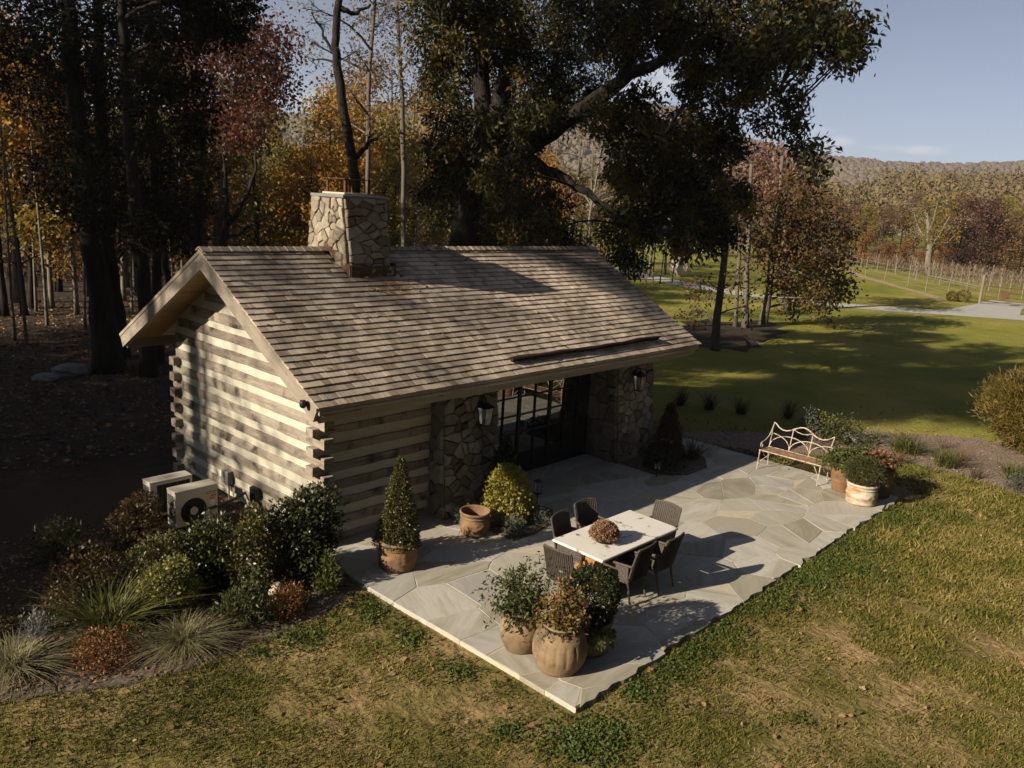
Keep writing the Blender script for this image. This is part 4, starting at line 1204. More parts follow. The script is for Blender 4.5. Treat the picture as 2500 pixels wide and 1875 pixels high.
def tree_meshes(nm, trunk, rad, blobs, leaf, bark, lm, rng, droop=.3, twigs=True, nc=14, extra=(), sides=9, limbr=.10, shell=.55):
    """trunk: polyline; blobs: (centre, radius); leaf: (length, width, leaves per cluster, cluster spread)"""
    tb = MB()
    P = np.array(trunk, float); Rr = np.array(rad, float)
    # resample the trunk smoothly, with a flare at the foot and some waver
    n = max(8, 3*len(P))
    s = np.linspace(0, len(P)-1, n)
    Q = np.stack([np.interp(s, np.arange(len(P)), P[:, k]) for k in range(3)], 1)
    for _ in range(2): Q[1:-1] = .25*Q[:-2]+.5*Q[1:-1]+.25*Q[2:]
    q = np.interp(s, np.arange(len(P)), Rr)
    Q[1:-1, :2] += rng.normal(size=(n-2, 2))*q[1:-1, None]*.12
    q2 = q.copy(); q2[0] *= 1.25; q2[1] *= 1.05
    Q[0, 2] -= .15
    tb.tube(Q, q2, sides)
    for (pts, rr) in extra:
        E_ = np.array(pts, float); s2 = np.linspace(0, len(E_)-1, 3*len(E_))
        E_ = np.stack([np.interp(s2, np.arange(len(pts)), E_[:, k]) for k in range(3)], 1)
        E_[1:-1] += rng.normal(size=E_[1:-1].shape)*.04
        tb.tube(E_, np.interp(s2, np.arange(len(pts)), np.array(rr, float)), 7)
        Q = np.concatenate([Q, E_]); q = np.concatenate([q, np.interp(s2, np.arange(len(pts)), np.array(rr, float))])
    cl = Cloud()
    ref = np.median([np.max(r) for c, r in blobs]); nc0 = nc
    for (c, r) in blobs:
        nc = max(4, int(nc0*min(1.7, (np.max(r)/ref)**1.7)))
        c = np.array(c, float); r = np.array(r, float) if not np.isscalar(r) else np.array([r, r, r*.85])
        d = np.linalg.norm(Q-c, axis=1)+3.0*np.maximum(0, Q[:, 2]-c[2]+.2)
        i = int(np.argmin(d)); a = Q[i]
        ln = np.linalg.norm(c-a)
        mid = (a+c)/2+np.array([0, 0, .12*ln])+rng.normal(size=3)*.08*ln
        r0 = min(q[i]*.7, .018+limbr*.18*ln)
        if ln > .3:
            B = bez(a, mid, c, 6)
            tb.tube(B, np.linspace(r0, .016, 6), 5, False)
        else: B = np.array([a, c])
        u = unit(rng.normal(size=(nc, 3)))
        rr = rng.uniform(shell, 1.05, nc)[:, None]
        T_ = c+u*rr*r
        if twigs:
            for k in range(nc):
                st = B[rng.integers(len(B)//2, len(B))]
                m_ = (st+T_[k])/2+rng.normal(size=3)*.12*np.linalg.norm(T_[k]-st)
                tb.tube([st, m_, T_[k]], [.014, .010, .005], 3, False)
        if leaf and leaf[2]:
            clusters(cl, T_, u, leaf[2], leaf[3], leaf[0], leaf[1], rng, droop)
    tm = tb.mesh(nm+'_trunk', bark, smooth=True)
    cm = cl.mesh(nm+'_crown', lm) if cl.n else None
    return tm, cm
def tree(name, label, group, trunk, rad, blobs, leaf, bark, lm, seed, cat='tree', **k):
    rng = np.random.default_rng(seed)
    b = np.array(trunk[0], float)
    tr = [np.array(p)-b for p in trunk]
    bl = [(np.array(c)-b, r) for c, r in blobs]
    ex = [([np.array(p)-b for p in pts], rr) for pts, rr in k.pop('extra', ())]
    tm, cm = tree_meshes(name, tr, rad, bl, leaf, bark, lm, rng, extra=ex, **k)
    t = thing(name, label, cat, tuple(b), 0, group)
    link('trunk', tm, t)
    if cm: link('crown', cm, t)
    return t
def px_blobs(lst, d, rng, dd=2.0, k=1.0, near=0.0):
    """(px,py,r px) to world blobs about d metres away, scattered in depth"""
    out = []
    for (x, y, r) in lst:
        dist = d+rng.normal()*dd-near*min(1.2, max(0.0, (x-1250)/650))
        c = at(x, y, dist)
        dep = (c-CAM) @ CF
        rr = r/FPX*dep*k
        out.append((c, np.array([rr, rr, rr*.9])))
    return out
def pr(wpx, d): return wpx/2/FPX*d*1.0
def trunk_px(lst, d):
    """(px, py, width px) polyline at distance d; the first point is dropped to the ground"""
    P = [at(x, y, d) for x, y, w in lst]; R = [pr(w, d) for x, y, w in lst]
    P[0] = np.array([P[0][0], P[0][1], GZ])
    return P, R

# ------------------------------------------------------------------ the dark trees on the left
trg = np.random.default_rng(77)
grp = 'dark tall trees left of the cabin'
OAKLEAF = (.15, .068, 36, .42)
def dark_tree(lab, tk, d, bl, seed, **k):
    P, R = trunk_px(tk, d)
    lf = k.pop('leaf', OAKLEAF)
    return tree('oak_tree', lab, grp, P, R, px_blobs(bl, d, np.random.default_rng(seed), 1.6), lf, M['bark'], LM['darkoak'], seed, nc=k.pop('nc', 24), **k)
dark_tree('thick leaning oak trunk, widest of the dark trees left of the cabin', [(268, 918, 64), (248, 760, 52), (222, 560, 43), (190, 300, 38), (172, 120, 32), (160, -80, 26)], 28,
          [(50, 40, 110), (40, 140, 90), (150, 30, 110), (250, 20, 100), (240, 130, 100), (150, 150, 95), (70, 230, 70), (165, 245, 85), (235, 240, 85), (230, 340, 85), (160, 350, 75), (120, 440, 45),
           (200, 430, 80), (150, 490, 50), (245, 440, 75), (205, 520, 65), (250, 530, 60), (20, -60, 120), (150, -80, 120), (-40, 100, 100)], 101)
dark_tree('slim dark oak just right of the thick leaning trunk', [(300, 900, 34), (276, 690, 30), (258, 500, 27), (245, 250, 24), (238, 40, 20), (235, -80, 16)], 30,
          [(330, 50, 90), (310, 150, 80), (300, 240, 70), (290, 340, 70), (325, 430, 65), (285, 520, 55), (350, -40, 100), (310, 590, 35)], 102)
dark_tree('dark oak trunk standing beside the rear eave of the cabin', [(362, 908, 34), (345, 620, 28), (322, 400, 25), (312, 230, 24), (302, 60, 20), (296, -60, 16)], 27,
          [(400, 40, 90), (480, 20, 75), (560, 35, 55), (560, 90, 38), (500, 80, 50), (420, 120, 55), (385, 240, 55), (370, 180, 55), (395, 330, 50), (360, 500, 55), (350, 570, 40), (480, -60, 90), (590, 5, 40)], 103)
dark_tree('tall straight slender oak seen against the red maple', [(386, 860, 24), (382, 620, 19), (374, 300, 15), (368, 40, 11), (366, -60, 9)], 29,
          [(430, 215, 38), (470, 200, 32), (455, 300, 40), (420, 390, 45), (480, 330, 35), (500, 275, 28), (425, 470, 50), (440, 540, 35), (390, 570, 38)], 104, nc=18)
dark_tree('short dark oak near the ridge end of the cabin', [(492, 830, 27), (481, 640, 26), (483, 500, 22), (490, 380, 16), (495, 300, 10)], 32,
          [(470, 500, 40), (455, 590, 40), (430, 560, 30), (505, 400, 28), (480, 440, 35)], 105, nc=16)
dark_tree('thin wavy dark trunk between the rear eave oaks', [(424, 830, 16), (412, 690, 15), (402, 640, 14), (396, 560, 12), (392, 480, 9)], 34, [(400, 500, 25)], 106, nc=8)
P, R = trunk_px([(548, 800, 20), (546, 610, 19), (548, 540, 17), (552, 480, 13), (548, 400, 8)], 40)
tree('bare_tree', 'bare forked tree just above the left end of the ridge', None, P, R, px_blobs([(600, 480, 40), (500, 470, 45), (560, 400, 45), (610, 540, 30), (530, 340, 35)], 40, trg, 1),
     (.10, .05, 4, .5), M['bark'], LM['brown'], 107, nc=10, extra=[([at(548, 560, 40), at(580, 520, 40), at(620, 440, 40), at(625, 360, 40)], [.14, .11, .08, .04]), ([at(546, 590, 40), at(610, 555, 40), at(660, 520, 40)], [.09, .06, .03])])

# red maple, curved trunk and the two slender trees behind the chimney
P, R = trunk_px([(520, 700, 22), (530, 560, 20), (545, 420, 17), (560, 300, 13), (580, 180, 8), (600, 90, 4)], 45)
tree('maple_tree', 'tall maple with thinning crimson leaves against the sky', None, P, R,
     px_blobs([(440, 120, 55), (430, 200, 50), (455, 250, 50), (520, 60, 50), (590, 110, 60), (640, 170, 55), (500, 110, 62), (560, 100, 60), (600, 165, 75), (655, 130, 58), (690, 170, 40), (640, 215, 60), (570, 230, 75), (690, 235, 38), (505, 210, 60), (620, 290, 62), (550, 320, 60), (480, 290, 45), (445, 150, 45), (610, 60, 42), (670, 80, 36), (705, 115, 28), (530, 380, 50), (590, 350, 45)], 45, trg, 2.2),
     (.20, .12, 20, .75), M['bark_grey'], LM['red'], 110, nc=28, twigs=True, extra=[([at(545, 420, 45), at(590, 330, 45), at(660, 240, 45), at(700, 170, 45)], [.2, .15, .09, .04]), ([at(540, 440, 45), at(500, 320, 45), at(480, 200, 45), at(470, 100, 45)], [.17, .13, .08, .03])])
P, R = trunk_px([(872, 700, 26), (869, 520, 25), (866, 420, 24), (852, 330, 23), (838, 260, 22), (824, 170, 20), (817, 100, 18), (824, 40, 17), (832, -60, 14)], 33)
tree('curved_tree', 'dark curving bare trunk rising right behind the chimney', None, P, R, px_blobs([(780, 60, 36), (760, 150, 32), (860, 130, 26), (905, 330, 30), (780, 250, 24)], 33, trg, 1.2), (.10, .06, 3, .45), M['bark'], LM['tan'], 111, nc=12,
     extra=[([at(868, 385, 33), at(900, 352, 33), at(935, 325, 33)], [.12, .08, .03]), ([at(832, 20, 33), at(870, 30, 33), at(905, 10, 33)], [.12, .08, .04]), ([at(824, 150, 33), at(790, 90, 33), at(760, 30, 33)], [.07, .05, .02])])
for (lab, tk, bl, sd) in (
    ('slender tree with sparse tan leaves, nearer the curved trunk', [(902, 700, 13), (900, 500, 12), (898, 330, 11), (903, 150, 9), (918, -40, 7)],
     [(880, 40, 55), (925, 60, 55), (870, 130, 52), (930, 160, 45), (890, 220, 50), (855, 220, 35), (850, 300, 40), (940, 10, 50), (915, 290, 40), (740, 20, 40), (870, -30, 60), (760, 100, 40)], 112),
    ('slender tree with sparse tan leaves, nearer the great oak', [(985, 700, 13), (986, 430, 12), (983, 260, 11), (975, 120, 8), (968, -40, 7)],
     [(990, 60, 50), (960, 110, 45), (1010, 150, 45), (975, 200, 45), (1000, 30, 48), (955, 20, 45), (1015, 250, 40), (965, 290, 38), (1000, -40, 50)], 113)):
    P, R = trunk_px(tk, 37)
    tree('slender_tree', lab, 'slender trees behind the chimney', P, R, px_blobs(bl, 37, trg, 1.5), (.13, .075, 9, .6), M['bark_grey'], LM['tan'], sd, nc=18)

# ------------------------------------------------------------------ the great oak
P, R = trunk_px([(1118, 700, 80), (1128, 612, 66), (1140, 530, 62), (1160, 450, 62), (1182, 380, 58), (1178, 250, 42), (1172, 120, 34), (1168, -60, 24)], 29)
D_ = 29
oak_bl = [(1050, 30, 55), (1070, 110, 60), (1105, 50, 70), (1090, 190, 62), (1055, 210, 30), (1140, 130, 70), (1165, 30, 80), (1230, 60, 85), (1240, 160, 75), (1320, 40, 90), (1330, 140, 80), (1300, 235, 75), (1420, 45, 95), (1425, 150, 85),
          (1400, 250, 70), (1520, 40, 100), (1510, 120, 60), (1620, 40, 100), (1640, 100, 60), (1720, 40, 95), (1740, 130, 75), (1820, 40, 95), (1830, 130, 70), (1900, 100, 65), (1920, 30, 80), (1990, 40, 60), (1985, 110, 62), (2060, 90, 48), (2100, 85, 36),
          (2060, 140, 40), (2010, 30, 45), (1890, 160, 42), (1945, 150, 36), (1100, 270, 50), (1100, 350, 60), (1130, 420, 65), (1090, 430, 52), (1060, 470, 32), (1100, 510, 48), (1170, 330, 70), (1240, 300, 70), (1190, 520, 70), (1240, 420, 75),
          (1170, 595, 45), (1260, 520, 75), (1320, 500, 60), (1240, 600, 60), (1330, 580, 60), (1390, 600, 30), (1285, 330, 45), (1350, 275, 42), (1480, 285, 48), (1540, 330, 70), (1550, 260, 55),
          (1530, 405, 52), (1580, 420, 75), (1620, 340, 65), (1680, 300, 60), (1650, 420, 70), (1560, 500, 70), (1520, 560, 55), (1640, 490, 62), (1585, 555, 45), (1530, 610, 40), (1548, 650, 26), (1720, 360, 60), (1700, 440, 60),
          (1770, 290, 48), (1775, 350, 46), (1730, 500, 60), (1690, 560, 60), (1760, 560, 48), (1790, 480, 40), (1835, 500, 26), (1745, 590, 34), (1665, 585, 40), (1845, 215, 38), (1800, 205, 50), (1720, 210, 52),
          (1690, 190, 45), (1945, 235, 22), (1925, 290, 24), (1950, 310, 20), (1985, 375, 20), (1994, 410, 18), (1945, 355, 16), (1895, 215, 26), (1860, 300, 26), (1230, -60, 110), (1400, -60, 110), (1580, -60, 110), (1760, -60, 110), (1940, -50, 90), (1080, -60, 90)]
tree('great_oak', 'great dark green oak towering behind the cabin roof', None, P, R, px_blobs(oak_bl, D_, np.random.default_rng(5), 2.6, near=5.0), (.165, .066, 54, .36), M['bark'], LM['oak'], 120, nc=24, droop=.5, sides=12, limbr=.05,
     extra=[([at(1185, 390, 29), at(1215, 290, 28.5), at(1250, 120, 28), at(1275, -60, 28)], [.42, .34, .24, .14]),
            ([at(1180, 400, 29), at(1260, 372, 28.5), at(1340, 325, 28), at(1440, 255, 27.2), at(1520, 190, 26.5), at(1610, 150, 25.5), at(1720, 110, 24.8)], [.44, .36, .30, .26, .21, .16, .08]),
            ([at(1520, 190, 26.5), at(1545, 120, 27), at(1560, 20, 27)], [.2, .13, .06]), ([at(1440, 255, 27.2), at(1530, 290, 26.5), at(1620, 340, 26), at(1680, 430, 25.5)], [.2, .16, .11, .05]),
            ([at(1850, 150, 24.3), at(1890, 205, 24), at(1925, 255, 24), at(1945, 320, 24), at(1985, 390, 24)], [.07, .055, .04, .03, .015]), ([at(1720, 110, 24.8), at(1850, 150, 24.3)], [.08, .07]), ([at(1260, 372, 28), at(1350, 420, 27), at(1440, 480, 26), at(1540, 560, 26)], [.22, .17, .11, .05])])

# ------------------------------------------------------------------ trees on the right-hand lawn
P, R = trunk_px([(1742, 862, 22), (1752, 760, 18), (1768, 650, 16), (1772, 560, 14), (1760, 470, 10), (1745, 380, 10)], 36.8)
P[0] = np.array([25.1, 6.55, GZ])
tree('lawn_tree', 'nearest lawn tree with a straight grey trunk and dark top', 'trees on the right-hand lawn', P, R,
     px_blobs([(1760, 500, 55), (1700, 480, 50), (1720, 560, 45), (1800, 530, 45), (1780, 440, 50), (1740, 400, 45)], 36.8, trg, 1.2)+px_blobs([(1700, 690, 38), (1800, 690, 40), (1690, 760, 40), (1820, 750, 36), (1730, 720, 36)], 36.8, trg, .8),
     (.17, .08, 10, .55), M['bark_grey'], LM['mixed'], 130, nc=16)
for i, (lab, tk, d, sd) in enumerate((
    ('thin pale lawn tree trunk, middle of the mulched group', [(1795, 803, 10), (1800, 700, 9), (1806, 600, 8), (1806, 500, 5)], 45.5, 131),
    ('stouter straight lawn tree trunk left of the leaning one', [(1819, 806, 16), (1820, 700, 14), (1826, 600, 12), (1830, 480, 9), (1835, 400, 8)], 45.5, 132))):
    P, R = trunk_px(tk, d)
    tree('lawn_tree', lab, 'trees on the right-hand lawn', P, R,
         px_blobs([(1850-40*i, 560, 45), (1830, 480+i*20, 50), (1790, 600, 35), (1840, 640, 30)], d, trg, 1.5), (.2, .1, 9, .6), M['bark_grey'], LM['brown'], sd, nc=12)
P, R = trunk_px([(1862, 802, 20), (1876, 720, 17), (1884, 650, 15), (1896, 570, 12), (1905, 470, 9), (1910, 380, 7)], 47.5)
tree('lawn_tree', 'leaning lawn tree with a wide drooping brown and green crown', 'trees on the right-hand lawn', P, R,
     px_blobs([(1900, 600, 60), (1890, 530, 55), (1950, 560, 60), (1960, 630, 65), (2020, 610, 58), (2010, 680, 60), (1950, 700, 55), (1910, 670, 40), (2045, 690, 40), (2030, 730, 36), (1985, 735, 38), (1930, 735, 34), (2060, 560, 40), (1990, 500, 50), (1925, 470, 50), (1875, 600, 40)], 47.5, trg, 1.8),
     (.24, .12, 24, .7), M['bark_grey'], LM['mixed'], 133, nc=20, extra=[([at(1884, 680, 47.5), at(1940, 660, 47), at(2010, 690, 47)], [.10, .07, .03])])
P, R = trunk_px([(1925, 740, 16), (1918, 600, 20), (1905, 480, 15), (1890, 380, 8)], 56)
tree('lawn_tree', 'pinkish brown oak top showing above the leaning lawn tree', 'trees on the right-hand lawn', P, R,
     px_blobs([(1840, 390, 45), (1880, 420, 50), (1920, 400, 45), (1880, 370, 38), (1930, 460, 48), (1970, 480, 45), (1940, 510, 40), (1850, 450, 45), (1810, 420, 40), (1890, 490, 45)], 56, trg, 1.8), (.28, .14, 20, .8), M['bark_grey'], LM['pink'], 134, nc=18)

# ------------------------------------------------------------------ autumn wood behind the cabin
def wood_variant(seed, H, lean, crown_lo, crown_r, nb, leaf, bark, lm, nc, r0):
    rng = np.random.default_rng(seed)
    tr = [np.array([0, 0, 0]), np.array([lean*.2, 0, H*.3]), np.array([lean*.6, lean*.2, H*.65]), np.array([lean, lean*.3, H*.97])]
    bl = []
    for i in range(nb):
        z = H*(crown_lo+(1-crown_lo)*rng.random())
        w = crown_r*(1-.55*abs((z/H-crown_lo)/(1-crown_lo)-.4))
        a = rng.uniform(0, 2*math.pi); rr = w*math.sqrt(rng.random())
        f = z/H
        bl.append((np.array([lean*f+rr*math.cos(a), lean*.3*f+rr*math.sin(a), z]), crown_r*rng.uniform(.28, .42)))
    return tree_meshes('forest', tr, [r0, r0*.8, r0*.5, r0*.12], bl, leaf, bark, lm, rng, nc=nc, sides=6)
VAR = {
 'orange': [wood_variant(200+i, 13, .5, .35, 3.2, 16, (.30, .17, 15, .8), M['bark'], LM['orange'], 14, .19) for i in range(2)],
 'olive': [wood_variant(210+i, 13, -.6, .3, 3.2, 16, (.30, .17, 14, .8), M['bark'], LM['olive'], 14, .2) for i in range(2)],
 'brown': [wood_variant(220+i, 14, .4, .35, 3.0, 14, (.26, .14, 8, .8), M['bark_grey'], LM['brown'], 14, .18) for i in range(2)],
 'bare': [wood_variant(230+i, 12, .9*(-1)**i, .35, 2.4, 12, (.2, .1, 1, .6), M['bark_pale'], LM['tan'], 13, .13) for i in range(3)],
 'rust': [wood_variant(240, 8, .2, .25, 2.6, 14, (.28, .15, 16, .7), M['bark'], LM['rust'], 13, .13)],
 'maroon': [wood_variant(250+i, 13, .3, .22, 3.6, 18, (.42, .24, 13, 1.0), M['bark'], LM['maroon'], 13, .22) for i in range(2)],
 'rusbrown': [wood_variant(260+i, 13, .3, .2, 3.6, 18, (.42, .24, 13, 1.0), M['bark'], LM['brown'], 13, .22) for i in range(2)],
 'sapling': [wood_variant(270+i, 11, .6*(-1)**i, .55, 1.4, 6, (.2, .1, 2, .5), M['bark_pale'], LM['tan'], 8, .075) for i in range(2)],
}
used = set()
def plant(kind, x, y, s, rz, label, group, name='forest_tree'):
    v = VAR[kind]
    tm, cm = v[int(RNG.integers(len(v)))]
    t = thing(name, label, 'tree', (x, y, GZ), rz, group)
    t.scale = (s, s, s*RNG.uniform(.92, 1.1))
    link('trunk', tm, t)
    if cm: link('crown', cm, t)
    return t
def where(px, d):
    if px > 1700: w = 'far right' if px > 2380 else 'right of the pale sycamore' if px > 2275 else 'left of the pale sycamore' if px > 2080 else 'behind the lawn trees'
    else: w = 'at the left edge' if px < 240 else 'behind the leaning trunk' if px < 420 else 'above the left ridge end' if px < 690 else 'behind the chimney' if px < 860 else 'left of the great oak' if px < 1050 else 'behind the great oak' if px < 1400 else 'past the roof end'
    return w
def plant_px(kind, px, d, s, label, group):
    p = at(px, 500, d)
    return plant(kind, p[0], p[1], s, RNG.uniform(0, 6.28), label, group)
LB = {'orange': 'orange-gold leaved tree', 'olive': 'olive-yellow leaved tree', 'brown': 'half-bare brown tree', 'bare': 'pale leafless tree', 'rust': 'low rusty red tree', 'sapling': 'thin pale sapling',
      'maroon': 'maroon leaved tree', 'rusbrown': 'russet leaved tree'}
def wood(kind, lst):
    for (px, d, s) in lst:
        lab = LB[kind]+' of the wood '+where(px, d)+(', farther back' if d > 58 else '')
        plant_px(kind, px, d, s, lab, lab.replace('tree of', 'trees of').replace('sapling of', 'saplings of'))
wood('orange', [(790, 50, .82), (850, 60, .9), (30, 48, .85), (110, 56, .95), (-60, 44, .9), (940, 62, .95), (1010, 66, 1.0), (450, 60, .8), (1290, 60, .75), (-20, 62, 1.1), (700, 70, .72), (-10, 40, .85), (60, 42, .8), (15, 56, 1.0), (130, 48, .85), (770, 44, .62), (830, 42, .6), (480, 50, .8)])
wood('olive', [(630, 52, .85), (570, 60, .9), (930, 52, .75), (70, 50, .8), (820, 72, 1.0), (1010, 54, .7), (330, 62, .85), (1080, 64, .8), (160, 66, 1.0), (720, 58, .66), (1420, 72, .7), (680, 80, .8), (40, 40, .7), (620, 44, .7), (880, 46, .62), (400, 48, .75), (960, 48, .62)])
wood('brown', [(500, 56, 1.0), (430, 52, 1.0), (570, 70, .95), (960, 76, 1.15), (1060, 74, 1.15), (1180, 66, .95), (1330, 70, .95), (1400, 62, .85), (1460, 78, 1.0), (380, 70, 1.1), (250, 60, 1.0), (300, 50, .9), (200, 74, 1.1), (890, 80, 1.2), (1520, 85, .9), (1240, 82, 1.1)])
wood('rust', [(735, 47, .85), (690, 50, .7), (460, 45, .7), (1300, 52, .8), (1350, 56, .8), (200, 46, .6), (1180, 50, .7), (610, 56, .7)])
wood('bare', [(110, 42, .9), (170, 40, .9), (210, 46, 1.0), (20, 44, .95), (290, 44, .9), (320, 48, .95), (-30, 40, .9), (420, 44, .8), (660, 46, .7), (1010, 46, .8), (1450, 60, .95), (1500, 66, 1.0), (1600, 74, .95), (1560, 70, .9), (1390, 66, 1.1), (1640, 78, 1.0), (1430, 52, .9), (1580, 80, 1.0), (1340, 64, 1.0)])
wood('sapling', [(40, 33, .8), (95, 37, .85), (190, 36, .8), (10, 34, .8), (310, 40, .85), (70, 41, .9), (440, 38, .8), (405, 42, .9), (1595, 64, .75), (1612, 66, .8), (1660, 70, .8), (1630, 68, .75), (1010, 44, .6), (1215, 50, .7)])
# tree line beyond the vineyard
for i, (k, px, d, s) in enumerate([('maroon', 1990, 118, .9), ('rusbrown', 2050, 125, .95), ('olive', 2120, 122, .85), ('rusbrown', 2105, 135, 1.0), ('maroon', 2170, 130, .85), ('brown', 2160, 122, .85), ('rusbrown', 2215, 126, .9), ('olive', 2300, 134, 1.0), ('orange', 2330, 128, .85),
        ('maroon', 2360, 120, 1.05), ('rusbrown', 2340, 138, 1.2), ('maroon', 2410, 116, .95), ('rusbrown', 2450, 118, .9), ('maroon', 2440, 128, 1.1), ('olive', 2490, 122, .95), ('maroon', 2400, 132, 1.1), ('rusbrown', 2520, 112, 1.0), ('rust', 2130, 116, .8), ('rust', 2230, 118, .7),
        ('rusbrown', 1900, 125, .95), ('maroon', 1840, 130, .95), ('olive', 1790, 125, .8), ('rusbrown', 1720, 118, .85), ('brown', 1660, 112, .95), ('rusbrown', 2570, 115, 1.1), ('olive', 1960, 140, 1.0), ('rust', 2280, 115, .65), ('rust', 2320, 112, .6), ('rust', 2185, 114, .6), ('olive', 2470, 140, 1.15), ('brown', 2250, 145, 1.1)]):
    lab = LB[k]+' in the far tree line, '+where(px, d)+(', rear rank' if d > 126 else '')
    plant_px(k, px, d, s*.66, lab, lab.replace('tree in', 'trees in'))
P, R = trunk_px([(2270, 660, 14), (2270, 600, 12), (2266, 560, 9), (2262, 510, 5)], 112)
tree('sycamore_tree', 'bare pale sycamore with upswept limbs in the far tree line', None, P, R, px_blobs([(2240, 530, 26), (2300, 530, 28), (2265, 500, 25), (2320, 560, 22), (2235, 575, 20), (2285, 570, 25), (2310, 500, 25)], 112, trg, 1),
     (.30, .17, 8, .9), M['bark_pale'], LM['olive'], 140, nc=20, extra=[([at(2270, 610, 112), at(2296, 570, 111), at(2318, 528, 110)], [.18, .12, .05]), ([at(2268, 590, 112), at(2244, 560, 113), at(2232, 518, 114)], [.16, .11, .05]), ([at(2271, 625, 112), at(2303, 600, 113), at(2330, 575, 114)], [.15, .10, .04]), ([at(2266, 570, 112), at(2282, 530, 111), at(2288, 490, 111)], [.14, .09, .04]), ([at(2269, 615, 112), at(2248, 600, 111), at(2225, 582, 110)], [.13, .08, .03]), ([at(2300, 565, 111), at(2320, 552, 111), at(2335, 530, 111)], [.09, .06, .03])])

# trees just outside the frame on the left: they throw the shade over the bed and the dapples on the gable
SHL = 'tall oak of the wood to the left of the cabin'
def shade_tree(x, y, H, r, nb, seed, lo=.3, leaf=(.24, .12, 26, .8), nc=18):
    rng = np.random.default_rng(seed)
    tr = [(x, y, GZ), (x+.2, y, H*.4), (x+.3, y+.2, H*.7), (x+.2, y+.3, H)]
    bl = []
    for i in range(nb):
        z = H*(lo+(1-lo)*(i+.5)/nb); w = r*(1-.6*abs((z/H-lo)/(1-lo)-.35)); a = rng.uniform(0, 6.28); q = w*math.sqrt(rng.random())
        bl.append(((x+q*math.cos(a), y+q*math.sin(a), z), r*rng.uniform(.3, .42)))
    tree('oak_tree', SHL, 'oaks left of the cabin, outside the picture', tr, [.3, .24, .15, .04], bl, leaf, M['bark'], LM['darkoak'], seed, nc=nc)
for a in ((-16, 5.4, 6.0, 2.1, 34, 301, .04), (-15.5, 8.2, 7.4, 2.2, 30, 302, .05), (-16.5, 11.5, 8.6, 2.5, 34, 303, .05), (-16, 15.2, 10.5, 2.9, 40, 304, .05), (-17, 19.8, 13, 3.4, 46, 305, .05), (-15, 25, 17, 4.2, 50, 306, .08), (-22, 22, 22, 4.8, 60, 307, .15),
          (-24, 15.5, 13.6, 3.0, 24, 310, .3)):
    shade_tree(*a[:6], lo=a[6])
shade_tree(-7.2, 13.0, 17, 2.8, 40, 311, lo=.3)
rng = np.random.default_rng(330)
bl = [((-23.5+rng.normal()*1.6, 10.6+rng.uniform(-4, 4), 20.8+rng.random()*6.5), rng.uniform(.8, 1.3)) for _ in range(40)]
tree('oak_tree', 'tallest oak of the wood left of the cabin, its crown high above a bare trunk', None, [(-23.5, 10.6, GZ), (-23.4, 10.5, 9), (-23.6, 10.7, 18), (-23.5, 10.6, 26.5)], [.34, .27, .2, .04], bl, (.26, .14, 40, .7), M['bark'], LM['darkoak'], 331, nc=22)
# unseen belt of oaks added behind the camera to cut low sky light
SHV = [wood_variant(350+i, 21, .6*(-1)**i, .12, 5.2, 30, (.5, .28, 20, 1.5), M['bark'], LM['darkoak'], 16, .35) for i in range(2)]
for i, (x, y, s) in enumerate([(-38, -17, 1.3), (-34, -25, 1.4), (-28, -30, 1.35), (-22, -34, 1.4), (-15, -35, 1.45), (-8, -36, 1.4), (-1, -35, 1.4), (6, -36, 1.45), (13, -35, 1.35), (20, -34, 1.4), (27, -34, 1.4), (34, -33, 1.3), (-40, -8, 1.2), (41, -31, 1.3), (-22, -48, 1.4), (-6, -50, 1.4), (10, -50, 1.4), (26, -48, 1.4)]):
    tm, cm = SHV[i % 2]
    t = thing('oak_tree', "added dark oak behind the photographer, unseen, blocking low sky light", 'tree', (x, y, GZ), i*1.7, 'oaks added behind the photographer to block sky light')
    t.scale = (s, s, s); link('trunk', tm, t); link('crown', cm, t)
# a thin, nearly bare tree whose branches dapple the gable and the roof
rng = np.random.default_rng(320)
bl = [((-24+rng.normal()*1.5, 10.2+rng.normal()*2.0, 11+rng.random()*6), 1.3) for _ in range(22)]
bl += [((-24+rng.normal()*1.2, rng.uniform(6.2, 9.6), rng.uniform(15.8, 18.4)), .9) for _ in range(9)]
tree('bare_tree', 'half-bare oak of the wood left of the cabin', None, [(-24, 10.0, GZ), (-24, 10.1, 6), (-23.8, 10.3, 11), (-23.9, 10.2, 17)], [.26, .21, .14, .03], bl, (.2, .10, 6, .6), M['bark'], LM['darkoak'], 321, nc=14)
# ------------------------------------------------------------------ shrubs, potted plants and borders
def shape_points(kind, n, r, h, rng, lump=.12, depth=.45):
    u = unit(rng.normal(size=(n, 3)))
    L1 = unit(rng.normal(size=(9, 3))); amp = rng.uniform(.5, 1, 9)
    lumpv = (np.maximum(0, u @ L1.T-.72)*amp).sum(1)*lump*4.5-lump*.3
    sh = 1-depth*rng.random(n)**1.6
    if kind == 'cone':
        z = rng.random(n)**1.35; a = rng.uniform(0, 2*np.pi, n)
        rr = r*(1-z)**.8*(1+.10*np.sin(3*a+9*z)+lump*rng.normal(size=n)*.4)*sh
        P = np.stack([rr*np.cos(a), rr*np.sin(a), z*h], 1)
        out = np.stack([np.cos(a), np.sin(a), np.full(n, .35)], 1)
    else:
        P = u*np.array([r, r, h/2])*((1+lumpv)*sh)[:, None]
        if kind == 'dome':
            P[:, 2] = np.abs(P[:, 2])*2; u = u.copy(); u[:, 2] = np.abs(u[:, 2])
        else: P[:, 2] += h/2
        out = u
    return P, out
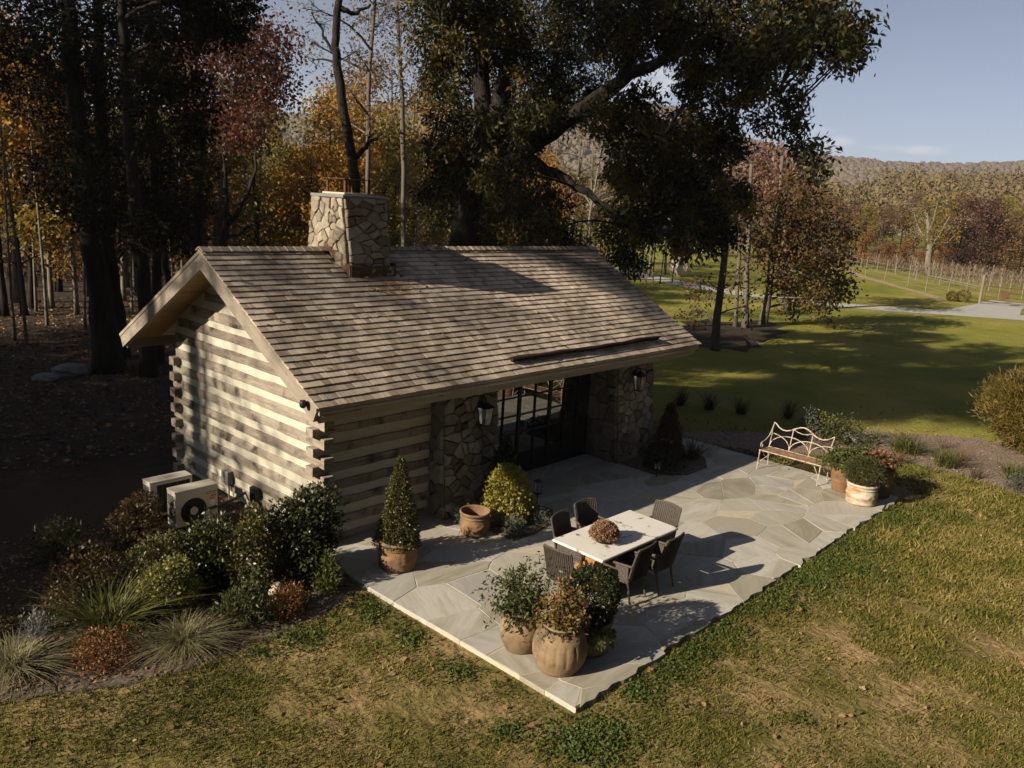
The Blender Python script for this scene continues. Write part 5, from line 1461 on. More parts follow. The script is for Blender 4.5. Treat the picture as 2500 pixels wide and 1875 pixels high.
def shrub(name, label, loc, kind, r, h, n, L, Wd, lm, seed, group=None, cat='shrub', lump=.12, depth=.45, droop=.0, outw=.9, stems=6, k=3, spread=.03, bark='bark', sq=1.0):
    rng = np.random.default_rng(seed)
    t = thing(name, label, cat, tuple(map(float, loc)), 0, group)
    P, out = shape_points(kind, n//k, r, h, rng, lump, depth)
    P[:, 1] *= sq
    cl = Cloud(); clusters(cl, P, out, k, spread, L, Wd, rng, droop, outw)
    link('foliage', cl.mesh('foliage', LM[lm]), t)
    b = MB()
    for i in range(stems):
        q = P[rng.integers(len(P))]*.8
        b.tube([(rng.normal()*.03*r, rng.normal()*.03*r, -.03), (q[0]*.4, q[1]*.4, q[2]*.5), tuple(q)], [.012*max(1, h), .009*max(1, h), .004], 4, False)
    if stems: b.obj('stems', M[bark], t)
    return t
def blades(name, label, loc, n, L, Wd, spread, lm, seed, group=None, up=1.0, arch=.6, cat='grass clump', seg=5, base=.06):
    rng = np.random.default_rng(seed)
    t = thing(name, label, cat, tuple(map(float, loc)), 0, group)
    a = rng.uniform(0, 2*np.pi, n); k = rng.uniform(.6, 1.15, n); tilt = rng.random(n)**.7*spread
    V = []; F = []
    s = np.linspace(0, 1, seg)
    dirx = np.stack([np.cos(a), np.sin(a)], 1); side = np.stack([-np.sin(a), np.cos(a)], 1)
    b0 = rng.normal(size=(n, 2))*base
    cols = []
    for i, q in enumerate(s):
        rad = (tilt*q+arch*tilt*q*q)*L*k
        z = (up*q-arch*(.35+.9*tilt)*q*q*.75)*L*k
        w = Wd*(1-q)**.6*.5 if i < seg-1 else 0.0003
        xy = b0+dirx*rad[:, None]
        l = np.concatenate([xy+side*w, z[:, None]], 1); r_ = np.concatenate([xy-side*w, z[:, None]], 1)
        cols.append((l, r_))
    V = np.stack([c for pr_ in cols for c in pr_], 1).reshape(-1, 3)
    m = 2*seg
    base_i = np.arange(n)*m
    for i in range(seg-1):
        F.append(np.stack([base_i+2*i, base_i+2*i+1, base_i+2*i+3, base_i+2*i+2], 1))
    F = np.concatenate(F)
    R = np.tile(np.clip(rng.normal(.5, .25, n), 0, 1), seg-1)
    link('blades', npmesh('blades', V, F, LM[lm], R), t)
    return t
# potted plants
shrub('clipped_cone', 'tall clipped evergreen cone growing in the carved pot by the log wall', (.56, -1.42, .42), 'cone', .36, 1.42, 11000, .040, .022, 'box', 401, cat='topiary', lump=.10, depth=.35, stems=3, spread=.035)
shrub('trailing_plant', 'green sprays trailing from the pot behind the ribbed jar', (.20, -4.45, .48), 'ball', .40, .66, 2300, .065, .026, 'herb', 402, cat='plant', lump=.5, depth=.8, droop=.4, stems=16, spread=.07)
shrub('trailing_plant', 'ragged flowering annuals in yellow and red filling the ribbed jar', (.36, -5.06, .58), 'dome', .33, .42, 2100, .050, .030, 'flower', 403, cat='plant', lump=.35, depth=.7, droop=.2, stems=18, spread=.06)
# long wandering stems reaching out of the pots
def sprays(host, base, tips, lm, seed, L=.055, Wd=.024):
    rng = np.random.default_rng(seed); b = MB(); cl = Cloud()
    for tip in tips:
        tip = tuple(.8*q for q in tip)
        P = bez(np.zeros(3), np.array([tip[0]*.4, tip[1]*.4, tip[2]*.9+.12]), np.array(tip, float), 9)
        b.tube(P, np.linspace(.006, .002, 9), 4, False)
        Q = P[2:][rng.integers(0, 7, 34)]+rng.normal(size=(34, 3))*.012
        clusters(cl, Q, unit(rng.normal(size=(34, 3))), 1, .01, L, Wd, rng, .3, 1.2)
    t = thing('trailing_vine', host, 'plant', base)
    b.obj('stems', M['bark_grey'], t); link('foliage', cl.mesh('foliage', LM[lm]), t)
sprays('long leafy stems wandering out of the pot behind the ribbed jar', (.22, -4.45, .60), [(-.55, .05, .10), (-.45, -.35, .25), (-.62, .25, -.15), (-.2, .3, .62), (.05, .1, .72), (-.35, .2, .5), (.3, -.1, .55), (-.6, -.15, -.2), (.1, .45, .5)], 'herb', 481)
sprays('long stems with yellow and red leaves rising from the ribbed jar', (.34, -5.05, .64), [(.30, .12, .62), (.38, -.1, .5), (.2, .3, .55), (.0, .1, .6), (-.3, -.1, .4), (.45, .2, .35), (-.2, -.32, -.15), (.05, -.4, -.2), (.12, -.38, -.05)], 'flower', 482)
shrub('round_evergreen', 'dark dense round evergreen in the shaded pot right of the ribbed jar', (1.0, -5.0, .40), 'ball', .40, .72, 9000, .036, .020, 'holly', 404, lump=.05, depth=.25, stems=2, spread=.03)
shrub('trailing_plant', 'large-leaved vine spilling over the shaded pot lip', (.78, -5.24, .38), 'dome', .24, .22, 260, .10, .065, 'herb', 405, cat='plant', lump=.4, depth=.9, droop=1.4, stems=5, spread=.06)
shrub('flower_dome', 'round dome of tan chrysanthemums in the bowl on the table', (2.66, -3.98, .82), 'dome', .235, .22, 6000, .026, .020, 'mum', 406, cat='flowers', lump=.08, depth=.25, stems=4, k=4, spread=.022)
shrub('potted_geranium', 'leafy light green plant in the tall pot beside the bench', (10.60, -4.80, .62), 'dome', .44, .34, 2600, .070, .045, 'fern', 407, cat='plant', lump=.3, depth=.6, droop=.3, stems=8, spread=.06)
shrub('heather_dome', 'dense fine green dome growing in the limewashed pot', (10.15, -5.38, .40), 'ball', .41, .60, 9500, .050, .010, 'heath', 408, cat='plant', lump=.06, depth=.3, stems=0, spread=.03)
shrub('red_flowers', 'red and white flowers in the pot behind the limewashed one', (11.0, -5.32, .60), 'dome', .42, .40, 2300, .055, .040, 'flower2', 409, cat='flowers', lump=.35, depth=.6, stems=9, spread=.05)
shrub('potted_foliage', 'grey-green foliage between the tall pot and the red flowers', (11.05, -4.95, .45), 'dome', .34, .50, 1800, .06, .03, 'herb', 410, cat='plant', lump=.3, depth=.6, stems=6, spread=.05)
# bed at the left pier
shrub('golden_shrub', 'bright golden-yellow shrub behind the empty terracotta pot', (3.42, -1.22, .03), 'dome', .47, 1.02, 9500, .050, .036, 'gold', 411, lump=.16, depth=.4, stems=6, spread=.045)
shrub('dark_evergreen', 'dark conical evergreen rising behind the golden shrub', (3.78, -.72, .03), 'cone', .48, 1.38, 9100, .055, .030, 'holly', 412, lump=.15, depth=.5, spread=.05)
for i, (lab, x, y, r) in enumerate((('grey-green tuft nearest the table, at the foot of the golden shrub', 2.98, -1.78, .21), ('grey-green tuft beside the path light', 3.72, -1.70, .21), ('grey-green tuft tucked behind the empty pot', 2.62, -.80, .20))):
    shrub('lavender_tuft', lab, (x, y, .03), 'dome', r, .30, 1300, .055, .012, 'grey', 415+i, 'grey tufts in the left pier bed', 'plant', lump=.15, depth=.7, stems=3, spread=.03)
# bed at the right pier
shrub('dark_evergreen', 'dark conical evergreen in front of the far pier', (9.35, -.95, .03), 'cone', .46, 1.32, 7200, .055, .032, 'bronze', 420, lump=.15, depth=.5, spread=.05)
shrub('dark_shrub', 'low dark shrub beside the far path light', (8.55, -1.35, .03), 'dome', .45, .40, 1600, .05, .03, 'holly', 421, lump=.25, depth=.6)
blades('dark_strap_plant', 'dark strap-leaved plant at the right end of the far pier bed', (9.75, -1.45, .03), 160, .65, .022, 1.0, 'herb', 422, cat='plant')
# border left of the patio
B_ = GZ+.006
shrub('corner_shrub', 'tall glossy dark shrub at the log corner of the cabin', (-.72, -.72, B_), 'ball', .43, 1.36, 9030, .075, .034, 'holly', 430, lump=.3, depth=.6, droop=-.3, stems=8, spread=.07)
shrub('glossy_shrub', 'upright glossy green shrub left of the corner shrub', (-1.42, -.55, B_), 'ball', .40, 1.18, 8820, .055, .032, 'box', 431, lump=.3, depth=.6, droop=-.2, stems=8, spread=.06)
shrub('glossy_shrub', 'broad dark shrub in front of the heat pump fan', (-1.95, .15, B_), 'ball', .50, .86, 9240, .065, .030, 'holly', 432, lump=.35, depth=.6, droop=-.2, stems=8, spread=.06)
shrub('glossy_shrub', 'dark green shrub spreading left of the one by the heat pump', (-2.50, .25, B_), 'ball', .45, .80, 7480, .05, .03, 'box', 433, lump=.3, depth=.6, stems=7, spread=.06)
shrub('dark_shrub', 'shadowed brownish shrub against the left side of the rear heat pump', (-2.15, 2.1, B_), 'ball', .38, .85, 4800, .055, .03, 'bronze', 434, lump=.3, depth=.6)
shrub('variegated_shrub', 'yellow-green variegated shrub at the front of the dark border shrubs', (-2.78, -.42, B_), 'ball', .36, .72, 5400, .048, .030, 'vari', 435, lump=.3, depth=.5, spread=.05)
blades('daylily_clump', 'large arching green strap-leaved clump in the left border', (-3.62, -.45, B_), 260, .92, .026, .95, 'strap', 436, cat='plant', base=.10)
blades('sedge_mound', 'pale green sedge mound at the border edge in the middle', (-3.02, -1.42, B_), 750, .53, .012, 1.15, 'palegrass', 437, cat='grass clump', arch=.75)
blades('sedge_mound', 'pale striped grass mound at the left picture edge', (-4.78, -.62, B_), 520, .56, .014, 1.1, 'palegrass', 438, cat='grass clump', arch=.75)
shrub('lavender_plant', 'silvery spiky plant between the grass mound and the dark bed', (-4.42, -.25, B_), 'dome', .20, .50, 1400, .06, .012, 'silver', 439, cat='plant', lump=.3, depth=.8, droop=-1.0)
shrub('spirea_shrub', 'low rusty orange spirea in front of the strap-leaved clump', (-3.92, -1.08, B_), 'dome', .40, .40, 2900, .040, .018, 'rust', 440, lump=.25, depth=.6, spread=.04)
shrub('spirea_shrub', 'low rusty red spirea beside the cream stone', (-1.50, -1.42, B_), 'dome', .32, .36, 2400, .045, .018, 'rust', 441, lump=.3, depth=.6, spread=.045)
shrub('salvia_plant', 'spiky green plant at the patio edge left of the cone pot', (-.70, -1.30, B_), 'dome', .22, .52, 1650, .07, .022, 'fern', 442, cat='plant', lump=.3, depth=.7, droop=-.9, stems=14)
shrub('salvia_plant', 'dusky leggy plant behind the middle sedge mound', (-2.15, -1.30, B_), 'dome', .36, .55, 2550, .065, .020, 'herb', 443, cat='plant', lump=.35, depth=.8, droop=-.7, stems=20)
shrub('dark_shrub', 'shaded low shrub behind the strap-leaved clump', (-3.40, .65, B_), 'dome', .58, .70, 4140, .05, .028, 'bronze', 444, lump=.25, depth=.6)
shrub('bronze_shrub', 'small bronze shrub at the edge of the deep shade', (-3.95, .25, B_), 'dome', .30, .55, 2100, .04, .022, 'bronze', 445, lump=.3, depth=.6)
shrub('dark_shrub', 'dark reddish low plant at the far left of the border', (-4.75, .35, B_), 'dome', .35, .35, 1350, .05, .028, 'bronze', 446, lump=.3, depth=.6)
shrub('dark_shrub', 'fern-like clump in deep shade left of the heat pumps', (-3.3, 2.3, B_), 'dome', .4, .5, 1260, .09, .03, 'herb', 447, lump=.3, depth=.6)
# border behind the bench
shrub('grey_shrub', 'grey-green upright shrub behind the right arm of the bench', (14.4, -2.35, B_), 'dome', .34, .75, 1500, .06, .022, 'grey', 450, lump=.25, depth=.6)
shrub('green_shrub', 'leafy green shrub in the bed next to the half buried rock', (14.95, -3.05, B_), 'dome', .62, .62, 2300, .07, .035, 'herb', 451, lump=.3, depth=.6)
shrub('yellow_shrub', 'small yellow-green plant between the grey shrub and the rock', (15.3, -2.5, B_), 'dome', .35, .55, 800, .07, .04, 'vari', 452, lump=.3, depth=.6)
blades('daylily_clump', 'yellow-green strap-leaved clump in the bed behind the bench', (15.4, -4.65, B_), 240, .75, .024, 1.1, 'strap', 453, cat='plant', base=.12)
blades('iris_clump', 'green upright tuft in the middle of the bed', (14.95, -5.75, B_), 260, .72, .014, .8, 'strap', 454, cat='plant', base=.12)
blades('iris_clump', 'fresh green tuft at the right picture edge of the bed', (15.3, -7.25, B_), 220, .6, .02, .9, 'strap', 455, cat='plant', base=.10)
shrub('grey_shrub', 'low grey-green cushion at the right picture edge of the bed', (14.5, -7.55, B_), 'dome', .36, .38, 1500, .05, .016, 'grey', 456, lump=.2, depth=.5)
for i, (x, y) in enumerate([(13.6, -2.9), (16.6, -4.2), (16.2, -3.6), (14.3, -4.9), (15.9, -5.9), (16.8, -5.2), (14.5, -6.6)]):
    lab = ['dry seed-head wisps in the bed near the rock', 'dry wisps in the far part of the bed', 'dry grassy wisps behind the strap-leaved clump', 'low purple-brown sprig in the bed near the lawn', 'dry brown tuft right of the upright tuft', 'dry wispy tuft near the juniper', 'low dark sprig between the two green tufts'][i]
    blades('dry_tuft', lab, (x, y, B_), 60, .5, .010, .7, ['vine', 'vine', 'palegrass', 'bronze', 'rust', 'vine', 'bronze'][i], 460+i, None, cat='plant', arch=.3)
for i, (px, py) in enumerate([(1808, 1010), (1924, 1020), (1986, 1046), (1730, 1000), (1660, 990)]):
    g3 = gpt(px, py)
    blades('dark_grass_clump', ['spiky dark clump in the cabin shadow behind the bench, on its left', 'spiky dark clump in the cabin shadow directly behind the bench', 'spiky dark clump in the shadow behind the right half of the bench', 'spiky dark clump in the shadow beyond the far path light', 'spiky dark clump in the shadow beside the far pier'][i],
           (g3[0], g3[1], GZ), 130, .8, .02, .8, 'herb', 470+i, None, cat='plant')
# feathery juniper at the right edge
t = thing('juniper_bush', 'big feathery gold-green juniper at the right picture edge', 'bush', tuple(gpt(2508, 1105)))
rng = np.random.default_rng(480)
P, out = shape_points('ball', 1700, 1.12, 2.3, rng, .3, .6)
cl = Cloud(); clusters(cl, P, out, 16, .22, .17, .022, rng, -.5, 1.1); link('foliage', cl.mesh('foliage', LM['juniper']), t)
b = MB()
for i in range(26):
    q = P[rng.integers(len(P))]*.9; b.tube([(0, 0, -.05), (q[0]*.4, q[1]*.4, q[2]*.45), tuple(q)], [.05, .03, .008], 5, False)
b.obj('branches', M['bark_grey'], t)
for i, (x, y) in enumerate([(67.4, 7.0), (66.9, 7.7)]):
    shrub('clipped_ball', ['larger clipped brown ball shrub beside the left gate post', 'smaller clipped brown ball shrub beside the left gate post'][i], (x-.6, y+.2, GZ), 'ball', .55-.1*i, .95-.2*i, 900, .12, .06, 'juniper', 485+i, lump=.05, depth=.2, spread=.08, stems=2)

# ------------------------------------------------------------------ vineyard rows
dv_ = np.array([40.0, 31.0]); dv_ /= np.linalg.norm(dv_); pv_ = np.array([dv_[1], -dv_[0]])
for i in range(10):
    rng = np.random.default_rng(500+i)
    st = np.array([70.5, 7.5])+pv_*(3.2+2.7*i)+dv_*(2+1.5*i)
    ln = 62
    t = thing('vine_row', 'leafless brown vine row trained on wires behind the vineyard fence', 'vine row', (st[0], st[1], GZ), math.atan2(dv_[1], dv_[0]), 'vine rows in the vineyard')
    n = 1500
    x = rng.random(n)*ln
    C = np.stack([x, rng.normal(size=n)*.12, .75+rng.random(n)*.75], 1)
    V, F = leaf_arrays(C, np.stack([rng.normal(size=n)*.5, rng.normal(size=n)*.4, np.full(n, 1.)], 1), .42, .05, rng)
    link('canes', npmesh('canes', V, F, LM['vine'], np.clip(rng.normal(.5, .25, n), 0, 1)), t)
    b = MB()
    for k in range(42): b.tube([(k*1.5, 0, 0), (k*1.5+rng.normal()*.05, 0, .8)], [.035, .03], 4, False)
    b.obj('vine_stocks', M['bark_grey'], t)['kind'] = 'stuff'
    me = MB().tube([(0, 0, 0), (0, 0, 1.95)], .055, 5).mesh('post', M['post'])
    for k in range(11): link('post', me, t, (k*6.2, 0, 0))

# ------------------------------------------------------------------ hills
def az_el(px, py):
    v = CF + CR*(px-1250)/FPX - CU*(py-937.5)/FPX
    return math.atan2(v[1], v[0]), v[2]/math.hypot(v[0], v[1])
def hill(name, label, sky_pts, r0, R, seed, n_blob, size, lm, tri=True):
    A = sorted(az_el(x, y) for x, y in sky_pts)
    az = np.array([a for a, e in A]); el = np.array([e for a, e in A])
    na, nr = 260, 26
    aa = np.linspace(az[0]-.25, az[-1]+.35, na)
    ee = np.interp(aa, az, el)
    rng = np.random.default_rng(seed)
    wob = np.zeros((na, nr))
    for k in range(7):
        f1, f2, p1, p2 = rng.uniform(8, 60), rng.uniform(2, 9), rng.uniform(0, 6), rng.uniform(0, 6)
        wob += np.sin(aa[:, None]*f1+p1)*np.sin(np.linspace(0, 1, nr)[None, :]*f2+p2)*(12/f1)
    def height(ia, s):
        top = CAM[2]+R*ee[ia]-size*.7
        b = s*s*(3-2*s)
        return GZ+(top-GZ)*(b*.75+s*.25)
    V = []
    for i in range(na):
        for j in range(nr):
            s = j/(nr-1); r = r0+(R-r0)*s
            z = height(i, s)+wob[i, j]*size*.35*min(1, 4*s)*(1 if j < nr-1 else .3)
            V.append((CAM[0]+r*math.cos(aa[i]), CAM[1]+r*math.sin(aa[i]), z if j else GZ-1.5))
    # far side falls away again
    for i in range(na): V.append((CAM[0]+(R*1.5)*math.cos(aa[i]), CAM[1]+(R*1.5)*math.sin(aa[i]), GZ-2))
    F = []
    for i in range(na-1):
        for j in range(nr-1): F.append((i*nr+j, i*nr+j+1, (i+1)*nr+j+1, (i+1)*nr+j))
        F.append((i*nr+nr-1, na*nr+i, na*nr+i+1, (i+1)*nr+nr-1))
    me = npmesh(name, np.array(V), np.array(F), LM[lm], rng.random(len(F))*.5+.2, True)
    tag(link(name, me), label, kind='structure')
    if not n_blob: return
    ico_v, ico_f = ICO
    VV = []; FF = []; RR = []
    V = np.array(V)
    for k in range(n_blob):
        fi = rng.uniform(1, na-2); s = rng.random()**.8
        i = int(fi); j = min(int(s*(nr-1)), nr-2); tj = s*(nr-1)-j; ti = fi-i
        p = (V[i*nr+j]*(1-tj)+V[i*nr+j+1]*tj)*(1-ti)+(V[(i+1)*nr+j]*(1-tj)+V[(i+1)*nr+j+1]*tj)*ti
        sc = size*rng.uniform(.55, 1.1)
        q = ico_v*np.array([sc, sc, sc*rng.uniform(.8, 1.3)])*rng.uniform(.75, 1.25, (len(ico_v), 1))+p+np.array([0, 0, sc*.35])
        FF.append(ico_f+len(VV)*len(ico_v)); VV.append(q); RR.append(np.full(len(ico_f), np.clip(rng.normal(.5, .15), 0, 1)))
    me = npmesh('hillside_forest', np.concatenate(VV), np.concatenate(FF), LM[lm], np.concatenate(RR), True)
    o = link('hillside_forest', me); tag(o, 'autumn forest covering the '+label, 'forest', kind='stuff')
def ico():
    t = (1+5**.5)/2
    v = np.array([(-1, t, 0), (1, t, 0), (-1, -t, 0), (1, -t, 0), (0, -1, t), (0, 1, t), (0, -1, -t), (0, 1, -t), (t, 0, -1), (t, 0, 1), (-t, 0, -1), (-t, 0, 1)])
    f = np.array([(0, 11, 5), (0, 5, 1), (0, 1, 7), (0, 7, 10), (0, 10, 11), (1, 5, 9), (5, 11, 4), (11, 10, 2), (10, 7, 6), (7, 1, 8), (3, 9, 4), (3, 4, 2), (3, 2, 6), (3, 6, 8), (3, 8, 9), (4, 9, 5), (2, 4, 11), (6, 2, 10), (8, 6, 7), (9, 8, 1)])
    return v/np.linalg.norm(v[0])*1.0, f
ICO = ico()
hill('far_ridge', 'distant blue ridge at the right edge', [(2200, 420), (2330, 402), (2400, 393), (2450, 385), (2500, 386), (2650, 380), (2900, 400)], 1900, 2300, 41, 0, 20, 'hill')
hill('wooded_hill', 'long wooded ridge across the valley', [(-300, 330), (0, 300), (250, 296), (480, 290), (690, 287), (760, 288), (860, 268), (1000, 254), (1200, 262), (1400, 262), (1560, 258), (1650, 272), (1700, 290), (1760, 312), (1830, 345), (1920, 370), (2010, 385), (2100, 389), (2160, 400), (2250, 405), (2330, 407), (2420, 404), (2500, 402), (2700, 410), (2900, 420)],
     420, 1250, 42, 25000, 4.2, 'hill')
# valley wood in front of the ridge: crowns of loose leaf clumps
rng = np.random.default_rng(43)
cl = Cloud(); VV = []
for k in range(1300):
    px = rng.uniform(-250, 2800); d = 165+ (rng.random()**.9)*300
    p = at(px, 500, d)
    rise = max(0, (d-160))*.042+(6.0 if px > 2150 else 0)*min(1, (d-160)/120)
    h = rng.uniform(8, 13); r = rng.uniform(2.6, 4.2)
    n = 170
    u = unit(rng.normal(size=(n, 3)))
    C = np.array([p[0], p[1], GZ+rise+h*.62])+u*np.array([r, r, h*.42])*rng.uniform(.6, 1.0, (n, 1))
    V, F = leaf_arrays(C, u*.7+rng.normal(size=(n, 3)), .85, .6, rng)
    tone = np.clip(rng.normal(.58 if px > 2100 else .45, .14), 0, 1)
    cl.add(V, F, np.clip(tone+rng.normal(0, .1, n), 0, 1))
o = link('valley_wood', cl.mesh('valley_wood', LM['wood'])); tag(o, 'yellow-brown wood filling the valley before the ridge', 'forest', kind='stuff')
# dark woodland undergrowth that closes the view between the trunks
cl = Cloud()
for k in range(900):
    px = rng.uniform(-250, 1480); d = 52+rng.random()*60
    p = at(px, 500, d); h = rng.uniform(1.2, 3.4); n = 60
    u = unit(rng.normal(size=(n, 3)))
    C = np.array([p[0], p[1], GZ+h*.5])+u*np.array([1.8, 1.8, h*.55])*rng.uniform(.5, 1, (n, 1))
    V, F = leaf_arrays(C, rng.normal(size=(n, 3)), .30, .17, rng)
    cl.add(V, F, np.clip(np.full(n, rng.normal(.35, .2))+rng.normal(0, .1, n), 0, 1))
o = link('undergrowth', cl.mesh('undergrowth', LM['brown'])); tag(o, 'brown woodland undergrowth between the trunks', 'undergrowth', kind='stuff')

# ------------------------------------------------------------------ lawn: blades, clover, fallen leaves
rng = np.random.default_rng(60)
def vnoise(x, y, s, seed):
    r = np.random.default_rng(seed).random((64, 64))
    u, v = x/s, y/s
    i = np.floor(u).astype(int); j = np.floor(v).astype(int); a = u-i; b = v-j
    a = a*a*(3-2*a); b = b*b*(3-2*b)
    g_ = lambda p, q: r[p % 64, q % 64]
    return (g_(i, j)*(1-a)+g_(i+1, j)*a)*(1-b)+(g_(i, j+1)*(1-a)+g_(i+1, j+1)*a)*b
def project(P):
    d = P-CAM; z = d @ CF
    return 1250+FPX*(d @ CR)/z, 937.5-FPX*(d @ CU)/z, z
def in_poly(x, y, poly):
    c = np.zeros(len(x), bool)
    for i in range(len(poly)):
        (x0, y0), (x1, y1) = poly[i], poly[i-1]
        if y0 == y1: continue
        c ^= ((y0 > y) != (y1 > y)) & (x < (x1-x0)*(y-y0)/(y1-y0)+x0)
    return c
BED = [(-5.6, -.9), (-5.0, -1.15), (-3.9, -1.75), (-3.0, -1.95), (-2.4, -1.88), (-1.3, -1.9), (-.3, -1.65), (-.02, -.1), (-.02, 5.3), (-6, 6), (-7, 2)]
BED2 = [(11.5, -1.0), (12.2, -2.4), (13.6, -3.6), (14.5, -4.6), (14.5, -6.0), (14.1, -7.8), (13.6, -9.5), (16.0, -9.5), (18.5, -7.2), (19, -5.5), (16.7, -3.0), (14.4, -1.6), (12.6, -.2), (11.8, .3)]
def lawn_pts(n, x0, x1, y0, y1):
    x = rng.uniform(x0, x1, n); y = rng.uniform(y0, y1, n)
    px, py, z = project(np.stack([x, y, np.full(n, GZ)], 1))
    ok = (z > 1) & (px > -800) & (px < 3500) & (py < 2500) & ~in_poly(x, y, BED) & ~in_poly(x, y, BED2)
    ok &= ~((x > PX0-.015) & (x < PX1+.01) & (y > PY0-.01) & (y < .6)) & ~((x > -.1) & (x < 9.6) & (y > -.5) & (y < 5.4))
    return x[ok], y[ok], z[ok]
x, y, z = lawn_pts(1150000, -9, 22, -14, 3.5)
bare = vnoise(x, y, .55, 1)*.5+vnoise(x, y, .23, 2)*.35+vnoise(x, y, 1.9, 3)*.5      # high = bare
keep = rng.random(len(x)) < np.clip(2.12-2.2*bare, .06, 1)*np.clip((11.0/z)**1.6, .12, 1)*np.clip((24-z)/9, 0, 1)
x, y, z, bare = x[keep], y[keep], z[keep], bare[keep]
n = len(x)
L_ = rng.uniform(.035, .085, n)*np.clip(z/11, .9, 1.8); w_ = rng.uniform(.005, .010, n)*np.clip(z/9, 1, 2.4)
a = rng.uniform(0, 2*np.pi, n); ln = rng.normal(size=(n, 2))*.55
V = np.empty((n, 3, 3))
V[:, 0] = np.stack([x+np.cos(a)*w_, y+np.sin(a)*w_, np.full(n, GZ-.002)], 1)
V[:, 1] = np.stack([x-np.cos(a)*w_, y-np.sin(a)*w_, np.full(n, GZ-.002)], 1)
V[:, 2] = np.stack([x+ln[:, 0]*L_, y+ln[:, 1]*L_, GZ+L_*rng.uniform(.5, 1, n)], 1)
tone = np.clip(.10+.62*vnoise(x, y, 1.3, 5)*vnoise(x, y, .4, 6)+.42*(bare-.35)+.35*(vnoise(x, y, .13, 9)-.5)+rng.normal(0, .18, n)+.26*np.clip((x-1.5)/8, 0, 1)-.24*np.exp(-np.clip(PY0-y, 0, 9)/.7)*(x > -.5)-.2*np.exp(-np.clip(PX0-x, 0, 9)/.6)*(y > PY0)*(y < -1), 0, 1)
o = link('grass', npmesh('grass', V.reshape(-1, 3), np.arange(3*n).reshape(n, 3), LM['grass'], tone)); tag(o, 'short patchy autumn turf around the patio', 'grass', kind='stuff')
print('grass blades', n)
cl = Cloud()
for (px, py, r) in [(2060, 1330, 1.0), (1960, 1410, .9), (2200, 1270, .7), (2300, 1260, .6), (1800, 1480, .5), (1640, 1640, .45), (1480, 1790, .55), (1440, 1840, .45), (1700, 1590, .4), (740, 1560, .5), (900, 1500, .4), (2130, 1395, .6), (1250, 1790, .3), (640, 1600, .25), (1960, 1760, .18), (1750, 1540, .55), (1880, 1460, .7), (2020, 1375, .8), (1560, 1695, .45), (1380, 1810, .45), (1120, 1640, .35), (1000, 1560, .35)]:
    g3 = gpt(px, py); m = int(2600*r*r)
    q = np.stack([g3[0]+rng.normal(size=m)*r*.42, g3[1]+rng.normal(size=m)*r*.42, GZ+rng.uniform(.015, .05, m)], 1)
    ok = ~((q[:, 0] > PX0-.05) & (q[:, 0] < PX1+.05) & (q[:, 1] > PY0-.05))
    q = q[ok]; m = len(q)
    V, F = leaf_arrays(q, rng.normal(size=(m, 3))*np.array([1, 1, .35]), .036, .034, rng)
    cl.add(V, F, np.clip(rng.normal(.5, .25, m), 0, 1))
o = link('clover_patches', cl.mesh('clover_patches', LM['clover'])); tag(o, 'fresh green clover patches in the turf', 'clover', kind='stuff')
x, y, z = lawn_pts(2200, -7, 22, -12, -1)
k = rng.random(len(x)) < .6; x, y = x[k], y[k]
C = np.stack([x, y, np.full(len(x), GZ+.035)], 1)
V, F = leaf_arrays(C, rng.normal(size=(len(x), 3))*np.array([1, 1, .25]), .085, .055, rng)
cl = Cloud(); cl.add(V, F, rng.random(len(x)))
bx = rng.uniform(-6, 0, 5200); by = rng.uniform(-2, 3.5, 5200); ok = in_poly(bx, by, BED)
C = np.stack([bx[ok], by[ok], np.full(ok.sum(), GZ+.02)], 1)
V, F = leaf_arrays(C, rng.normal(size=(len(C), 3))*np.array([1, 1, .3]), .055, .03, rng); cl.add(V, F, rng.random(len(C)))
bx = rng.uniform(11, 19, 3500); by = rng.uniform(-9.5, 0, 3500); ok = in_poly(bx, by, BED2)
C = np.stack([bx[ok], by[ok], np.full(ok.sum(), GZ+.02)], 1)
V, F = leaf_arrays(C, rng.normal(size=(len(C), 3))*np.array([1, 1, .3]), .06, .03, rng); cl.add(V, F, rng.random(len(C))*.9+.1)
bx = rng.uniform(-12, 14, 16000); by = rng.uniform(6.6, 32, 16000)
C = np.stack([bx, by, np.full(len(bx), GZ+.03)], 1)
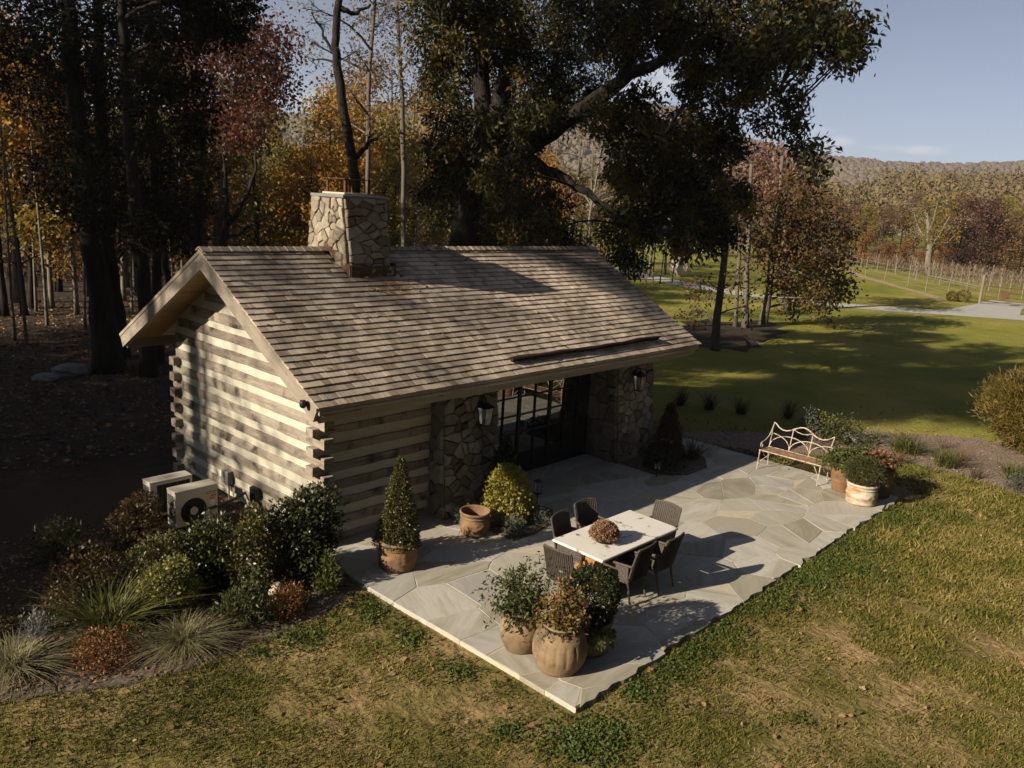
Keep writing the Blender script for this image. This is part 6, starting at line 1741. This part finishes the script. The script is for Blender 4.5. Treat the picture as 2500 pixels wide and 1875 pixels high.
V, F = leaf_arrays(C, rng.normal(size=(len(C), 3))*np.array([1, 1, .3]), .13, .08, rng); cl.add(V, F, rng.random(len(C))**2*.6)
o = link('fallen_leaves', cl.mesh('fallen_leaves', LM['litter'])); tag(o, 'brown fallen leaves scattered on lawn, beds and woodland floor', 'fallen leaves', kind='stuff')
# a little leaf debris on the roof, most of it caught against the chimney
m = 90
rx = np.concatenate([rng.uniform(-.6, 10.2, 50), rng.uniform(2.0, 3.4, 40)]); rs = np.concatenate([rng.uniform(.2, 4.0, 50), rng.uniform(2.6, 3.3, 40)])
C = np.array([slope_pt(a_, b_, .045) for a_, b_ in zip(rx, rs)])
V, F = leaf_arrays(C, rng.normal(size=(m, 3))*np.array([1, .8, .1])+np.array([0, 0, 0]), .075, .045, rng)
o = link('roof_leaves', npmesh('roof_leaves', V, F, LM['litter'], rng.random(m)*.6)); tag(o, 'scattered dead leaves lying on the cabin roof', 'fallen leaves', kind='stuff')
# one leaf and one bud blown on to the patio
for i, (px, py) in enumerate([(1926, 1146), (1976, 1153)]):
    g3 = gpt(px, py, .0)
    o = MB().add([(-.05, 0, .004), (0, -.025, .012), (.06, .0, .006), (0, .03, .014)], [(0, 1, 2, 3)]).obj('fallen_leaf', LM['litter'], None, (g3[0], g3[1], 0), (0, 0, i*1.3))
    tag(o, ['single dark fallen leaf on the flagstones in front of the bench', 'reddish fallen leaf on the flagstones near the bench seat'][i], 'leaf')
# ------------------------------------------------------------------ the air
hz = bpy.data.materials.new('haze'); hz.use_nodes = True
ht = hz.node_tree
for n_ in list(ht.nodes): ht.nodes.remove(n_)
ho = ht.nodes.new('ShaderNodeOutputMaterial'); hv = ht.nodes.new('ShaderNodeVolumePrincipled')
hv.inputs['Color'].default_value = (.86, .90, 1.0, 1); hv.inputs['Density'].default_value = 0.00018; hv.inputs['Anisotropy'].default_value = 0.2
ht.links.new(hv.outputs[0], ho.inputs['Volume'])
tag(MB().box(-3300, 3900, -3300, 3900, -4.0, 300).obj('haze', hz), 'thin bluish autumn haze over the valley', 'haze', kind='stuff')
